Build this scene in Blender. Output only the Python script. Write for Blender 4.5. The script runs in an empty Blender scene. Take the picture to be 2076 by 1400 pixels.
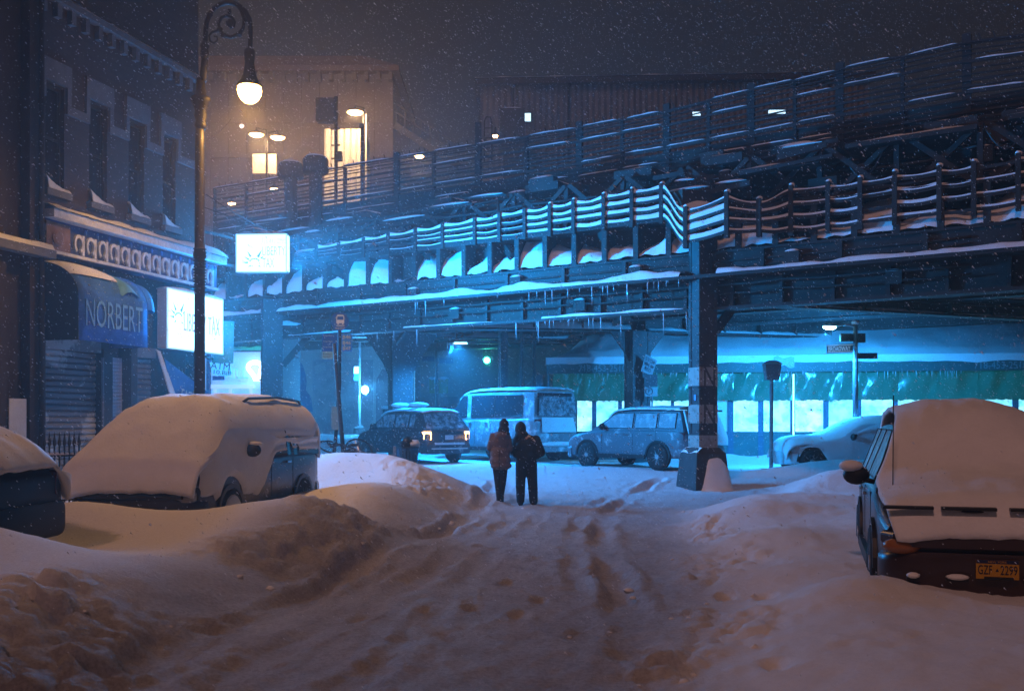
import bpy, bmesh, math, random
from mathutils import Vector, Matrix, Euler, noise
R = math.radians
random.seed(11)
S = bpy.context.scene
COL = S.collection
# ------------------------------------------------------------------ camera
F = 2018.0      # focal length in photograph pixels (35 mm lens)
HZ = 855.0      # horizon row
H = 1.68        # eye height
cam_d = bpy.data.cameras.new('camera'); cam = bpy.data.objects.new('camera', cam_d); COL.objects.link(cam)
cam.location = (0, 0, H); cam.rotation_euler = (R(90), 0, 0)
cam_d.lens = 35; cam_d.sensor_width = 36; cam_d.sensor_fit = 'HORIZONTAL'
cam_d.shift_y = (HZ - 700) / 2076; cam_d.clip_start = 0.1; cam_d.clip_end = 600
S.camera = cam
# ------------------------------------------------------------------ sky
SUN_EL, SUN_AZ = R(46), R(204)       # azimuth from +Y clockwise: behind the camera, to the right
w = bpy.data.worlds.new('World'); S.world = w; w.use_nodes = True
nt = w.node_tree; nt.nodes.clear()
out = nt.nodes.new('ShaderNodeOutputWorld'); bg = nt.nodes.new('ShaderNodeBackground')
sky = nt.nodes.new('ShaderNodeTexSky'); sky.sky_type = 'NISHITA'; sky.sun_disc = False
sky.sun_elevation = SUN_EL; sky.sun_rotation = SUN_AZ
mixn = nt.nodes.new('ShaderNodeMix'); mixn.data_type = 'RGBA'; mixn.inputs[0].default_value = 0.985
mixn.inputs[7].default_value = (0.32, 0.285, 0.36, 1)     # low cloud lit by the city
nt.links.new(sky.outputs[0], mixn.inputs[6]); nt.links.new(mixn.outputs[2], bg.inputs[0])
bg.inputs[1].default_value = 0.040
nt.links.new(bg.outputs[0], out.inputs[0])
# ------------------------------------------------------------------ sun lamp (the dim warm glow of the street behind)
sd = bpy.data.lights.new('sun', 'SUN'); sd.energy = 0.58; sd.color = (1.0, 0.49, 0.385); sd.angle = R(5)
so = bpy.data.objects.new('sun', sd); COL.objects.link(so)
dv = Vector((-math.sin(SUN_AZ)*math.cos(SUN_EL), -math.cos(SUN_AZ)*math.cos(SUN_EL), -math.sin(SUN_EL)))
so.rotation_euler = dv.to_track_quat('-Z', 'Y').to_euler(); so.location = (8, -20, 20)
S.view_settings.view_transform = 'Standard'; S.view_settings.look = 'None'
S.view_settings.exposure = 0.0; S.view_settings.gamma = 1.0; S.view_settings.use_curve_mapping = False
S.render.engine = 'CYCLES'
S.cycles.use_denoising = True; S.cycles.denoiser = 'OPENIMAGEDENOISE'
S.cycles.max_bounces = 5; S.cycles.diffuse_bounces = 2; S.cycles.glossy_bounces = 2; S.cycles.transmission_bounces = 3
S.cycles.volume_bounces = 0; S.cycles.transparent_max_bounces = 6
S.cycles.sample_clamp_indirect = 4.0
S.cycles.use_light_tree = True
CYAN = (0.05, 0.46, 1.0)

def X(px, D): return (px - 1038) / F * D
def Z(py, D): return H + (HZ - py) / F * D
def P(px, py, D): return Vector((X(px, D), D, Z(py, D)))

# ------------------------------------------------------------------ materials
MATS = {}
def mat(name, col, rough=0.6, metal=0.0, var=0.0, vscale=4.0, bump=0.0, bscale=20.0, emit=None, estr=0.0, spec=0.4,
        col2=None, thr=None, alpha=None, trans=0.0, evar=0):
    """procedural principled material; var = brightness variation, col2/thr = second colour in noise patches"""
    if name in MATS: return MATS[name]
    m = bpy.data.materials.new(name); m.use_nodes = True; t = m.node_tree; N = t.nodes; Lk = t.links
    b = N['Principled BSDF']
    b.inputs['Base Color'].default_value = (*col, 1); b.inputs['Roughness'].default_value = rough
    b.inputs['Metallic'].default_value = metal; b.inputs['Specular IOR Level'].default_value = spec
    tc = N.new('ShaderNodeTexCoord')
    if var > 0 or col2:
        nz = N.new('ShaderNodeTexNoise'); nz.inputs['Scale'].default_value = vscale; nz.inputs['Detail'].default_value = 6
        nz.inputs['Roughness'].default_value = 0.65
        Lk.new(tc.outputs['Object'], nz.inputs['Vector'])
        rp = N.new('ShaderNodeValToRGB')
        lo = thr[0] if thr else 0.3; hi = thr[1] if thr else 0.7
        rp.color_ramp.elements[0].position = lo; rp.color_ramp.elements[1].position = hi
        if col2:
            rp.color_ramp.elements[0].color = (*col, 1); rp.color_ramp.elements[1].color = (*col2, 1)
        else:
            rp.color_ramp.elements[0].color = (*[c*(1-var) for c in col], 1); rp.color_ramp.elements[1].color = (*[min(1, c*(1+var)) for c in col], 1)
        Lk.new(nz.outputs['Fac'], rp.inputs[0]); Lk.new(rp.outputs[0], b.inputs['Base Color'])
    if bump > 0:
        n2 = N.new('ShaderNodeTexNoise'); n2.inputs['Scale'].default_value = bscale; n2.inputs['Detail'].default_value = 5
        Lk.new(tc.outputs['Object'], n2.inputs['Vector'])
        bp = N.new('ShaderNodeBump'); bp.inputs['Strength'].default_value = bump; bp.inputs['Distance'].default_value = 0.03
        Lk.new(n2.outputs['Fac'], bp.inputs['Height']); Lk.new(bp.outputs[0], b.inputs['Normal'])
    if emit:
        b.inputs['Emission Color'].default_value = (*emit, 1); b.inputs['Emission Strength'].default_value = estr
    if emit and evar:
        n4 = N.new('ShaderNodeTexNoise'); n4.inputs['Scale'].default_value = evar; n4.inputs['Detail'].default_value = 5; n4.inputs['Roughness'].default_value = .6; Lk.new(tc.outputs['Object'], n4.inputs['Vector'])
        r4 = N.new('ShaderNodeValToRGB'); r4.color_ramp.elements[0].position = .38; r4.color_ramp.elements[1].position = .62
        r4.color_ramp.elements[0].color = (emit[0]*.30, emit[1]*.50, emit[2]*.56, 1); r4.color_ramp.elements[1].color = (*emit, 1); Lk.new(n4.outputs['Fac'], r4.inputs[0]); Lk.new(r4.outputs[0], b.inputs['Emission Color'])
    if trans: b.inputs['Transmission Weight'].default_value = trans
    MATS[name] = m
    return m

SNOW = mat('snow', (0.80, 0.80, 0.82), 0.65, var=0.05, vscale=3, bump=0.25, bscale=30, spec=0.25)
STEEL = mat('steel', (0.026, 0.023, 0.022), 0.6, 0.0, var=0.45, vscale=2.5, bump=0.25, bscale=14, spec=0.3)
STEEL2 = mat('rusty steel', (0.026, 0.021, 0.019), 0.75, 0.0, col2=(0.055, 0.036, 0.028), vscale=5, thr=(0.45, 0.75), bump=0.3, bscale=18)
SNOWSTEEL = mat('snow dusted steel', (0.055, 0.05, 0.048), 0.7, 0.0, col2=(0.65, 0.65, 0.68), vscale=3.2, thr=(0.56, 0.66), bump=0.3, bscale=18)
BLACK = mat('black plastic', (0.015, 0.015, 0.016), 0.45, var=0.2)
RUBBER = mat('rubber', (0.02, 0.02, 0.021), 0.8, bump=0.2, bscale=60)
DARKGLASS = mat('dark glass', (0.02, 0.022, 0.026), 0.12, spec=0.6)
FROSTGLASS = mat('frosted glass', (0.03, 0.033, 0.04), 0.35, col2=(0.5, 0.5, 0.54), vscale=7, thr=(0.42, 0.7), bump=0.2)
ALLOY = mat('alloy', (0.35, 0.35, 0.36), 0.4, 0.6, col2=(0.7, 0.7, 0.72), vscale=12, thr=(0.5, 0.7))
CHROME = mat('chrome', (0.5, 0.5, 0.52), 0.2, 0.9)
ICE = mat('ice', (0.72, 0.78, 0.84), 0.12, spec=0.6, trans=0.35)
LETTER = mat('pale lettering', (0.62, 0.62, 0.64), 0.6, var=0.1)
DARKPAINT = mat('dark lettering', (0.02, 0.02, 0.03), 0.6)

# ------------------------------------------------------------------ mesh builder
class MB:
    def __init__(s): s.v = []; s.f = []
    def add(s, vs, fs):
        o = len(s.v); s.v += [Vector(v) for v in vs]; s.f += [tuple(i + o for i in f) for f in fs]; return s
    def obox(s, o, a, b, c):
        o, a, b, c = Vector(o), Vector(a), Vector(b), Vector(c)
        vs = [o, o+a, o+a+b, o+b, o+c, o+a+c, o+a+b+c, o+b+c]
        fs = [(0,3,2,1),(4,5,6,7),(0,1,5,4),(1,2,6,5),(2,3,7,6),(3,0,4,7)]
        if a.cross(b).dot(c) < 0: fs = [f[::-1] for f in fs]
        return s.add(vs, fs)
    def box(s, c, d, rz=0.0):
        M = Matrix.Rotation(rz, 3, 'Z'); c = Vector(c)
        a, b, e = M @ Vector((d[0],0,0)), M @ Vector((0,d[1],0)), Vector((0,0,d[2]))
        return s.obox(c - a/2 - b/2 - e/2, a, b, e)
    def beam(s, p0, p1, w, h, up=(0,0,1)):
        p0, p1 = Vector(p0), Vector(p1); d = p1 - p0; u = Vector(up)
        sd_ = d.cross(u)
        if sd_.length < 1e-6: sd_ = d.cross(Vector((1,0,0)))
        sd_.normalize(); u = sd_.cross(d).normalized()
        return s.obox(p0 - sd_*w/2 - u*h/2, d, sd_*w, u*h)
    def tube(s, pts, r, n=8, cap=True, sx=1.0):
        pts = [Vector(p) for p in pts]; k = len(pts); rs = r if isinstance(r, (list, tuple)) else [r]*k
        o = len(s.v); ref = None
        for i, p in enumerate(pts):
            d = (pts[min(i+1,k-1)] - pts[max(i-1,0)]).normalized()
            if ref is None: ref = d.orthogonal().normalized()
            ref = (ref - d*ref.dot(d)); ref = ref.normalized() if ref.length > 1e-6 else d.orthogonal().normalized()
            b = d.cross(ref)
            for j in range(n):
                a = 2*math.pi*j/n; s.v.append(p + (ref*math.cos(a)*sx + b*math.sin(a))*rs[i])
        for i in range(k-1):
            for j in range(n):
                s.f.append((o+i*n+j, o+i*n+(j+1)%n, o+(i+1)*n+(j+1)%n, o+(i+1)*n+j))
        if cap:
            s.f.append(tuple(o+j for j in range(n))[::-1]); s.f.append(tuple(o+(k-1)*n+j for j in range(n)))
        return s
    def lathe(s, c, prof, n=16, axis='Z', cap=True):
        c = Vector(c); o = len(s.v)
        for r, z in prof:
            for j in range(n):
                a = 2*math.pi*j/n; x, y = r*math.cos(a), r*math.sin(a)
                s.v.append(c + (Vector((x,y,z)) if axis == 'Z' else Vector((z,x,y)) if axis == 'X' else Vector((y,z,x))))
        for i in range(len(prof)-1):
            for j in range(n): s.f.append((o+i*n+j, o+i*n+(j+1)%n, o+(i+1)*n+(j+1)%n, o+(i+1)*n+j))
        if cap:
            if prof[0][0] > 1e-4: s.f.append(tuple(o+j for j in range(n))[::-1])
            if prof[-1][0] > 1e-4: s.f.append(tuple(o+(len(prof)-1)*n+j for j in range(n)))
        return s
    def prism(s, poly, off):
        off = Vector(off); n = len(poly); o = len(s.v)
        s.v += [Vector(p) for p in poly] + [Vector(p)+off for p in poly]
        s.f.append(tuple(o+i for i in range(n))[::-1]); s.f.append(tuple(o+n+i for i in range(n)))
        for i in range(n): s.f.append((o+i, o+(i+1)%n, o+n+(i+1)%n, o+n+i))
        return s
    def ball(s, c, r, n=10, m=6, jit=0.0):
        c = Vector(c); r = Vector(r) if not isinstance(r, (int, float)) else Vector((r,r,r)); o = len(s.v)
        for i in range(m+1):
            th = math.pi*i/m
            for j in range(n):
                a = 2*math.pi*j/n; q = 1 + (random.uniform(-jit, jit) if 0 < i < m else 0)
                s.v.append(c + Vector((r.x*math.sin(th)*math.cos(a)*q, r.y*math.sin(th)*math.sin(a)*q, r.z*math.cos(th)*q)))
        for i in range(m):
            for j in range(n): s.f.append((o+i*n+j, o+(i+1)*n+j, o+(i+1)*n+(j+1)%n, o+i*n+(j+1)%n))
        return s
    def grid(s, nu, nv, fn):
        o = len(s.v)
        for i in range(nu+1):
            for j in range(nv+1): s.v.append(Vector(fn(i/nu, j/nv)))
        for i in range(nu):
            for j in range(nv):
                a = o+i*(nv+1)+j; s.f.append((a, a+nv+1, a+nv+2, a+1))
        return s
    def rings(s, rings, cap=True):
        o = len(s.v); n = len(rings[0])
        for r in rings: s.v += [Vector(p) for p in r]
        for i in range(len(rings)-1):
            for j in range(n): s.f.append((o+i*n+j, o+i*n+(j+1)%n, o+(i+1)*n+(j+1)%n, o+(i+1)*n+j))
        if cap:
            s.f.append(tuple(o+j for j in range(n))[::-1]); s.f.append(tuple(o+(len(rings)-1)*n+j for j in range(n)))
        return s

ROOTM = {}
def tag(o, label=None, cat=None, group=None, kind=None):
    if label: o['label'] = label
    if cat: o['category'] = cat
    if group: o['group'] = group
    if kind: o['kind'] = kind
    return o
def thing(name, label, cat, loc=(0,0,0), rz=0.0, group=None):
    o = bpy.data.objects.new(name, None); o.empty_display_size = 0.2; COL.objects.link(o)
    o.location = loc; o.rotation_euler = (0, 0, rz)
    ROOTM[o.name] = Matrix.Translation(Vector(loc)) @ Matrix.Rotation(rz, 4, 'Z')
    return tag(o, label, cat, group)
def obj(name, mb, m, parent=None, smooth=False, world=False, label=None, cat=None, group=None, kind=None, autosmooth=None, mods=None):
    """link the builder as ONE mesh object; world=True: vertices are in world space although it has a parent"""
    vs = mb.v
    loc = Vector((0,0,0))
    if parent is not None and world:
        r = parent
        while r.parent: r = r.parent
        Mi = ROOTM[r.name].inverted(); vs = [Mi @ v for v in vs]
    if parent is None:
        lo = Vector((min(v[i] for v in vs) for i in range(3))); hi = Vector((max(v[i] for v in vs) for i in range(3)))
        loc = Vector(((lo.x+hi.x)/2, (lo.y+hi.y)/2, lo.z)); vs = [v - loc for v in vs]
    me = bpy.data.meshes.new(name); me.from_pydata([tuple(v) for v in vs], [], mb.f); me.update()
    if m: me.materials.append(m)
    if smooth: me.polygons.foreach_set('use_smooth', [True]*len(me.polygons))
    o = bpy.data.objects.new(name, me); COL.objects.link(o); o.location = loc
    if parent is not None: o.parent = parent
    else: ROOTM[o.name] = Matrix.Translation(loc)
    return tag(o, label, cat, group, kind)
def smooth_angle(o, ang=35):
    me = o.data; me.polygons.foreach_set('use_smooth', [True]*len(me.polygons)); 
    try: me.set_sharp_from_angle(angle=R(ang))
    except Exception: pass
    return o
def bevel(o, wd, seg=2):
    md = o.modifiers.new('bevel', 'BEVEL'); md.width = wd; md.segments = seg; md.limit_method = 'ANGLE'; return o
def subsurf(o, lv=1):
    md = o.modifiers.new('sub', 'SUBSURF'); md.levels = lv; md.render_levels = lv; return o
def bake(o):
    dg = bpy.context.evaluated_depsgraph_get(); dg.update()
    me = bpy.data.meshes.new_from_object(o.evaluated_get(dg)); o.modifiers.clear(); o.data = me; return o
def text_mb(s, pos, xd, up, width=None, height=0.3, depth=0.006, align=0.5):
    cu = bpy.data.curves.new('t', 'FONT'); cu.body = s; cu.size = 1.0; cu.extrude = 0.0; cu.resolution_u = 3
    ob = bpy.data.objects.new('t', cu); COL.objects.link(ob)
    dg = bpy.context.evaluated_depsgraph_get(); dg.update()
    me = bpy.data.meshes.new_from_object(ob.evaluated_get(dg))
    xs = [v.co.x for v in me.vertices]; ys = [v.co.y for v in me.vertices]
    x0, x1, y0, y1 = min(xs), max(xs), min(ys), max(ys)
    sy = height/(y1-y0); sx = sy if width is None else width/(x1-x0)
    pos, xd, up = Vector(pos), Vector(xd).normalized(), Vector(up).normalized(); nn = xd.cross(up)
    q = MB(); n = len(me.vertices)
    f3 = [tuple(p.vertices) for p in me.polygons]
    for k in (0, 1):
        for v in me.vertices:
            q.v.append(pos + xd*((v.co.x-x0)-(x1-x0)*align)*sx + up*(v.co.y-y0)*sy + nn*depth*k)
    q.f += [tuple(i+n for i in f) for f in f3] + [f[::-1] for f in f3]
    cnt = {}
    for f in f3:
        for a, b in zip(f, f[1:]+f[:1]): cnt[(a,b)] = 1
    for (a, b) in cnt:
        if (b, a) not in cnt: q.f.append((a, b, b+n, a+n))
    bpy.data.objects.remove(ob); bpy.data.curves.remove(cu); bpy.data.meshes.remove(me)
    return q
def lamp(name, loc, power, color, radius=0.08, parent=None, spot=None, typ='POINT', direction=(0,0,-1)):
    d = bpy.data.lights.new(name, 'SPOT' if spot else typ); d.energy = power; d.color = color; d.shadow_soft_size = radius
    if spot: d.spot_size = R(spot); d.spot_blend = 0.6
    o = bpy.data.objects.new(name, d); COL.objects.link(o)
    M = Matrix.Translation(Vector(loc)) @ Vector(direction).to_track_quat('-Z', 'Y').to_matrix().to_4x4()
    if parent is not None:
        o.parent = parent; M = ROOTM[parent.name].inverted() @ M
    o.matrix_local = M
    return o
def interp(tab, x):
    if x <= tab[0][0]: return tab[0][1]
    for (a, b), (c, d) in zip(tab, tab[1:]):
        if x <= c:
            t = (x-a)/(c-a); t = t*t*(3-2*t); return b + (d-b)*t
    return tab[-1][1]
def sstep(a, b, x):
    t = max(0, min(1, (x-a)/(b-a))); return t*t*(3-2*t)
# ------------------------------------------------------------------ snow ground
MOUNDS = [(-2.7,12.3,1.5,1.6,0.46),(-3.7,21.4,2.3,1.5,0.80),(-1.7,20.2,1.1,1.7,0.38),(-5.6,8.0,2.2,1.7,0.34),(-4.4,5.0,1.7,2.2,0.22),
          (-3.6,16.6,1.0,1.6,0.15),(-2.3,16.6,1.0,1.6,0.36),
          (6.9,21.4,2.0,1.0,0.44),(-5.6,8.7,1.5,0.6,0.28),(-5.5,12.45,1.3,0.75,0.40),(3.9,15.6,1.3,0.8,0.22),(3.1,12.4,0.9,0.8,0.16),(5.0,17.5,1.6,0.8,0.2),(6.2,13.5,1.4,1.2,0.3),
          (2.9,8.3,0.6,0.5,0.16),(5.0,5.8,2.0,1.4,0.14),(2.4,9.9,0.9,0.6,0.10),(7.5,25.2,3.0,0.8,0.12),
          (-8.0,39.0,1.8,1.1,0.8),(-5.6,38.6,1.6,1.0,0.7),(-3.6,39.5,1.4,1.0,0.5),(-10.6,37.0,1.6,1.5,0.7),
          (9.2,26.9,2.6,0.5,0.46),(9.6,33.2,1.6,0.7,0.45),(12.2,32.6,1.5,0.7,0.4),(6.6,33.6,1.2,0.6,0.35)]
FOOT_L = [(3,-2.7),(6,-2.5),(10,-2.05),(14,-1.3),(18,-0.9),(22,-1.7),(25,-3.2),(30,-7),(40,-16)]
FOOT_R = [(3,0.5),(6,1.0),(10,1.9),(14,2.4),(18,3.0),(22,6.0),(26,9),(30,16),(40,30)]
BANK_L = [(3,0.30),(8,0.36),(12,0.26),(14,0.22),(18,0.30),(22,0.22),(26,0.12),(30,0.0)]
DENTS = [(x, y, random.uniform(0.07, 0.11), random.uniform(0.03, 0.055)) for x, y in
         [(-0.35,8.9),(0.05,8.6),(0.25,9.4),(-0.8,8.8),(-0.05,10.3),(-0.55,7.9),(-1.3,8.4),
          (0.3,12.0),(-0.4,13.2),(0.1,14.5),(-0.5,15.8),(0.4,16.4),(-0.1,17.6),(0.6,18.3),(2.0,9.3),(2.3,9.0),(1.7,6.4),(-1.9,6.2)]]
def ground_h(x, y, fine=True):
    z = 0.32*sstep(22, 30, y)
    fl, fr = interp(FOOT_L, y), interp(FOOT_R, y)
    n1 = noise.fractal(Vector((x*0.55, y*0.55, 3.1)), 1.0, 2.0, 3)
    fl += n1*0.16; fr += n1*0.16
    z += interp(BANK_L, y)*sstep(0, 1.3, fl - x) + 0.24*(1-sstep(24, 30, y))*sstep(0, 1.4, x - fr)
    for mx, my, rx, ry, h in MOUNDS:
        q = ((x-mx)/rx)**2 + ((y-my)/ry)**2
        if q < 7: z += h*math.exp(-q)
    inside = sstep(-0.2, 0.5, x - fl)*sstep(-0.2, 0.5, fr - x)
    if fine:
        z += n1*0.03
        rough = 0.25 + 0.75*max(inside, sstep(-1.6, -0.1, x-fl)*(1-inside)*(0.6+0.5*noise.noise(Vector((x*.7, y*.7, 9)))))
        if y > 24: rough = 0.55
        k = noise.fractal(Vector((x*4.6, y*3.4, 1.7)), 0.8, 2.0, 4)
        z += rough*(0.016*k + 0.022*abs(noise.noise(Vector((x*9.5, y*7.0, 4.4)))) + .012*noise.noise(Vector((x*17, y*14, 2.2))))
        eL = sstep(-1.5, -.9, x-fl)*(1-sstep(-.15, .25, x-fl))*(1-sstep(19, 23, y)); eR = sstep(-.35, .0, x-fr)*(1-sstep(.45, .9, x-fr))*(1-sstep(14, 18, y))
        e_ = max(eL, eR*.8)*sstep(-.15, .25, noise.noise(Vector((x*.8, y*.6, 21))))
        if e_ > .02:
            dd, pp = noise.voronoi(Vector((x*4.6 + .5*noise.noise(Vector((x*6, y*6, 0))), y*3.8, 5.5)))
            z += e_*(min(.07, (dd[1]-dd[0])*.22) + .05*noise.cell(pp[0]*3.7) - .02)
            dd, pp = noise.voronoi(Vector((x*11, y*9, 2.5))); z += e_*min(.022, (dd[1]-dd[0])*.12)
        for dx, dy, r, dp in DENTS:
            q = ((x-dx)**2 + ((y-dy)*0.6)**2)/(r*r)
            if q < 5: z += -dp*math.exp(-q*q) + 0.3*dp*math.exp(-(q-1.8)**2*2)
    return z
def dirt(x, y):
    fl, fr = interp(FOOT_L, y), interp(FOOT_R, y)
    i = sstep(-0.9, 0.6, x-fl)*sstep(-0.7, 0.6, fr-x)*(1-0.6*sstep(20, 27, y))
    e = sstep(-1.5, -0.3, x-fl)*(1-sstep(0.1, 0.9, x-fl))*(1-sstep(18, 22, y))
    return min(1, max(i*0.8, e*0.9))
ys = []
y = 2.6
while y < 27: ys.append(y); y += 0.035 + 0.0036*y
while y < 66: ys.append(y); y += 0.4
xs = []
x = -20.0
while x < 21: xs.append(x); x += 0.048 if -6.5 < x < 6.8 else 0.13 if -9 < x < 9 else 0.5
g = MB(); dv_ = []
for yy in ys:
    for xx in xs:
        sc = 1.0
        g.v.append(Vector((xx, yy, ground_h(xx, yy)))); dv_.append(dirt(xx, yy))
nx = len(xs)
# tyre tracks pressed into the packed lane
import numpy as np
def gpt(px, py): D = F*H/(py-HZ); return (X(px, D), D)
TRACKS = [([(215,1398),(420,1300),(600,1228),(780,1142),(900,1082),(965,1046),(985,1020),(1002,988)], .17, .095), ([(420,1398),(590,1310),(740,1235),(880,1160),(985,1098),(1040,1052),(1052,1012),(1065,985)], .15, .035),
          ([(1290,1330),(1262,1210),(1226,1125),(1214,1075),(1238,1033),(1290,1001),(1340,984)], .17, .09), ([(1190,1290),(1168,1160),(1160,1095),(1178,1048),(1228,1012),(1285,990)], .14, .035), ([(700,1398),(840,1290),(930,1190),(1010,1110),(1080,1060),(1120,1020)], .13, .025)]
VA = np.array([tuple(v) for v in g.v])
for tr, wd, dp in TRACKS:
    pp = np.array([gpt(*p) for p in tr]); dist = np.full(len(VA), 9.0)
    for a, b in zip(pp, pp[1:]):
        ab = b-a; t_ = np.clip(((VA[:, :2]-a)@ab)/(ab@ab), 0, 1); dist = np.minimum(dist, np.hypot(*(VA[:, :2]-a-t_[:, None]*ab).T))
    wob = .04*np.sin(VA[:, 1]*3.1+VA[:, 0]*2) + .02*np.sin(VA[:, 1]*13.7)+.02*np.sin(VA[:, 1]*29+VA[:, 0]*17); dp = dp*(.7+.5*np.sin(VA[:, 1]*1.3+wd*40))
    q_ = (dist+wob)/wd
    VA[:, 2] += -dp*np.exp(-q_**4) + .45*dp*np.exp(-((q_-1.45)/.4)**2)
g.v = [Vector(v) for v in VA]
for i in range(len(ys)-1):
    for j in range(nx-1): g.f.append((i*nx+j, i*nx+j+1, (i+1)*nx+j+1, (i+1)*nx+j))
GM = bpy.data.materials.new('snow ground'); GM.use_nodes = True
t = GM.node_tree; N_ = t.nodes; b = N_['Principled BSDF']; b.inputs['Roughness'].default_value = 0.6; b.inputs['Specular IOR Level'].default_value = 0.3
at = N_.new('ShaderNodeAttribute'); at.attribute_name = 'dirt'
geo = N_.new('ShaderNodeTexCoord')
nz = N_.new('ShaderNodeTexNoise'); nz.inputs['Scale'].default_value = 1.7; nz.inputs['Detail'].default_value = 8; nz.inputs['Roughness'].default_value = 0.7
t.links.new(geo.outputs['Object'], nz.inputs['Vector'])
rp = N_.new('ShaderNodeValToRGB'); rp.color_ramp.elements[0].position = 0.35; rp.color_ramp.elements[1].position = 0.7
rp.color_ramp.elements[0].color = (0.52, 0.49, 0.50, 1); rp.color_ramp.elements[1].color = (0.73, 0.71, 0.72, 1)
t.links.new(nz.outputs['Fac'], rp.inputs[0])
mx = N_.new('ShaderNodeMix'); mx.data_type = 'RGBA'; mx.inputs[6].default_value = (0.8, 0.8, 0.82, 1)
t.links.new(at.outputs['Fac'], mx.inputs[0]); t.links.new(rp.outputs[0], mx.inputs[7]); spk = N_.new('ShaderNodeTexNoise'); spk.inputs['Scale'].default_value = 26; spk.inputs['Detail'].default_value = 6; spk.inputs['Roughness'].default_value = .8
t.links.new(geo.outputs['Object'], spk.inputs['Vector']); sr = N_.new('ShaderNodeValToRGB'); sr.color_ramp.elements[0].position = .36; sr.color_ramp.elements[1].position = .58
sr.color_ramp.elements[0].color = (.60, .58, .58, 1); sr.color_ramp.elements[1].color = (1, 1, 1, 1); t.links.new(spk.outputs['Fac'], sr.inputs[0])
mlt = N_.new('ShaderNodeMix'); mlt.data_type = 'RGBA'; mlt.blend_type = 'MULTIPLY'; fa_ = N_.new('ShaderNodeMapRange'); fa_.inputs['To Min'].default_value = .16; fa_.inputs['To Max'].default_value = .9
t.links.new(at.outputs['Fac'], fa_.inputs['Value']); t.links.new(fa_.outputs[0], mlt.inputs[0]); t.links.new(mx.outputs[2], mlt.inputs[6]); t.links.new(sr.outputs[0], mlt.inputs[7]); t.links.new(mlt.outputs[2], b.inputs['Base Color'])
n2 = N_.new('ShaderNodeTexNoise'); n2.inputs['Scale'].default_value = 30; n2.inputs['Detail'].default_value = 8; n2.inputs['Roughness'].default_value = 0.75
t.links.new(geo.outputs['Object'], n2.inputs['Vector'])
bp = N_.new('ShaderNodeBump'); bp.inputs['Distance'].default_value = 0.07
mr = N_.new('ShaderNodeMapRange'); mr.inputs['To Min'].default_value = 0.35; mr.inputs['To Max'].default_value = 1.0
t.links.new(at.outputs['Fac'], mr.inputs['Value']); t.links.new(mr.outputs[0], bp.inputs['Strength'])
n3 = N_.new('ShaderNodeTexNoise'); n3.inputs['Scale'].default_value = 9; n3.inputs['Detail'].default_value = 10; n3.inputs['Roughness'].default_value = 0.8
t.links.new(geo.outputs['Object'], n3.inputs['Vector']); ad = N_.new('ShaderNodeMath'); ad.operation = 'ADD'
t.links.new(n2.outputs['Fac'], ad.inputs[0]); t.links.new(n3.outputs['Fac'], ad.inputs[1]); t.links.new(ad.outputs[0], bp.inputs['Height']); t.links.new(bp.outputs[0], b.inputs['Normal'])
go = obj('snow_ground', g, GM, smooth=True, kind='structure')
ca = go.data.attributes.new('dirt', 'FLOAT', 'POINT'); ca.data.foreach_set('value', dv_)
fg = MB(); fg.obox((-130, -40, -0.45), (260, 0, 0), (0, 260, 0), (0, 0, 0.1))
obj('ground', fg, SNOW, kind='structure')
# lumps thrown up by the shovel and the plough
cl = MB()
def clump(x, y, r):
    cl.ball((x, y, ground_h(x, y) - r*0.2), (r*1.2, r*random.uniform(.7, 1.2), r*random.uniform(.55, .9)), 7, 5, 0.32)
for _ in range(16):
    y = random.uniform(4.5, 20); fl = interp(FOOT_L, y)
    clump(fl + random.gauss(-0.35, 0.38), y, random.choice([.012, .015, .02, .025, .03, .045]))
for _ in range(16):
    y = random.uniform(5, 20); fr = interp(FOOT_R, y)
    clump(fr + random.gauss(0.1, 0.45), y, random.choice([.012, .015, .02, .025, .035]))
for _ in range(6):
    y = random.uniform(5, 26); a, c = interp(FOOT_L, y), interp(FOOT_R, y)
    clump(random.uniform(a, c), y, random.choice([.015, .02, .03]))
for cx, cy in ((1.45, 8.4), (1.9, 9.1), (0.9, 9.9), (-2.2, 9.6), (-2.0, 10.6), (1.2, 6.6)):
    for _ in range(2): clump(random.gauss(cx, .2), random.gauss(cy, .16), random.choice([.015, .02, .03, .045]))
tag(obj('snow_clumps', cl, mat('snow lump', (0.74, 0.73, 0.73), 0.7, var=0.12, bump=0.4), smooth=True), kind='stuff')
# ------------------------------------------------------------------ left street front
FD = Vector((0.268, 0.963, 0)).normalized(); FG = Vector((0.963, -0.268, 0)).normalized(); UP = Vector((0,0,1))
def L(D, o, z): return Vector((-14.23 + 0.278*D, D, z)) + FG*o
def lbox(mb, d0, d1, o0, o1, z0, z1):
    a = L(d0, o0, z0); return mb.obox(a, L(d1, o0, z0)-a, FG*(o1-o0), UP*(z1-z0))
BRICK = bpy.data.materials.new('dark brick'); BRICK.use_nodes = True
t = BRICK.node_tree; b = t.nodes['Principled BSDF']; b.inputs['Roughness'].default_value = 0.85
tc = t.nodes.new('ShaderNodeTexCoord'); mp = t.nodes.new('ShaderNodeMapping'); mp.inputs['Rotation'].default_value = (R(90), 0, R(0)); mp.vector_type = 'POINT'
sx = t.nodes.new('ShaderNodeSeparateXYZ'); cb = t.nodes.new('ShaderNodeCombineXYZ')
t.links.new(tc.outputs['Object'], sx.inputs[0]); t.links.new(sx.outputs['Y'], cb.inputs['X']); t.links.new(sx.outputs['Z'], cb.inputs['Y'])
bt = t.nodes.new('ShaderNodeTexBrick'); bt.inputs['Scale'].default_value = 1; bt.inputs['Brick Width'].default_value = 0.21; bt.inputs['Row Height'].default_value = 0.072
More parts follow.
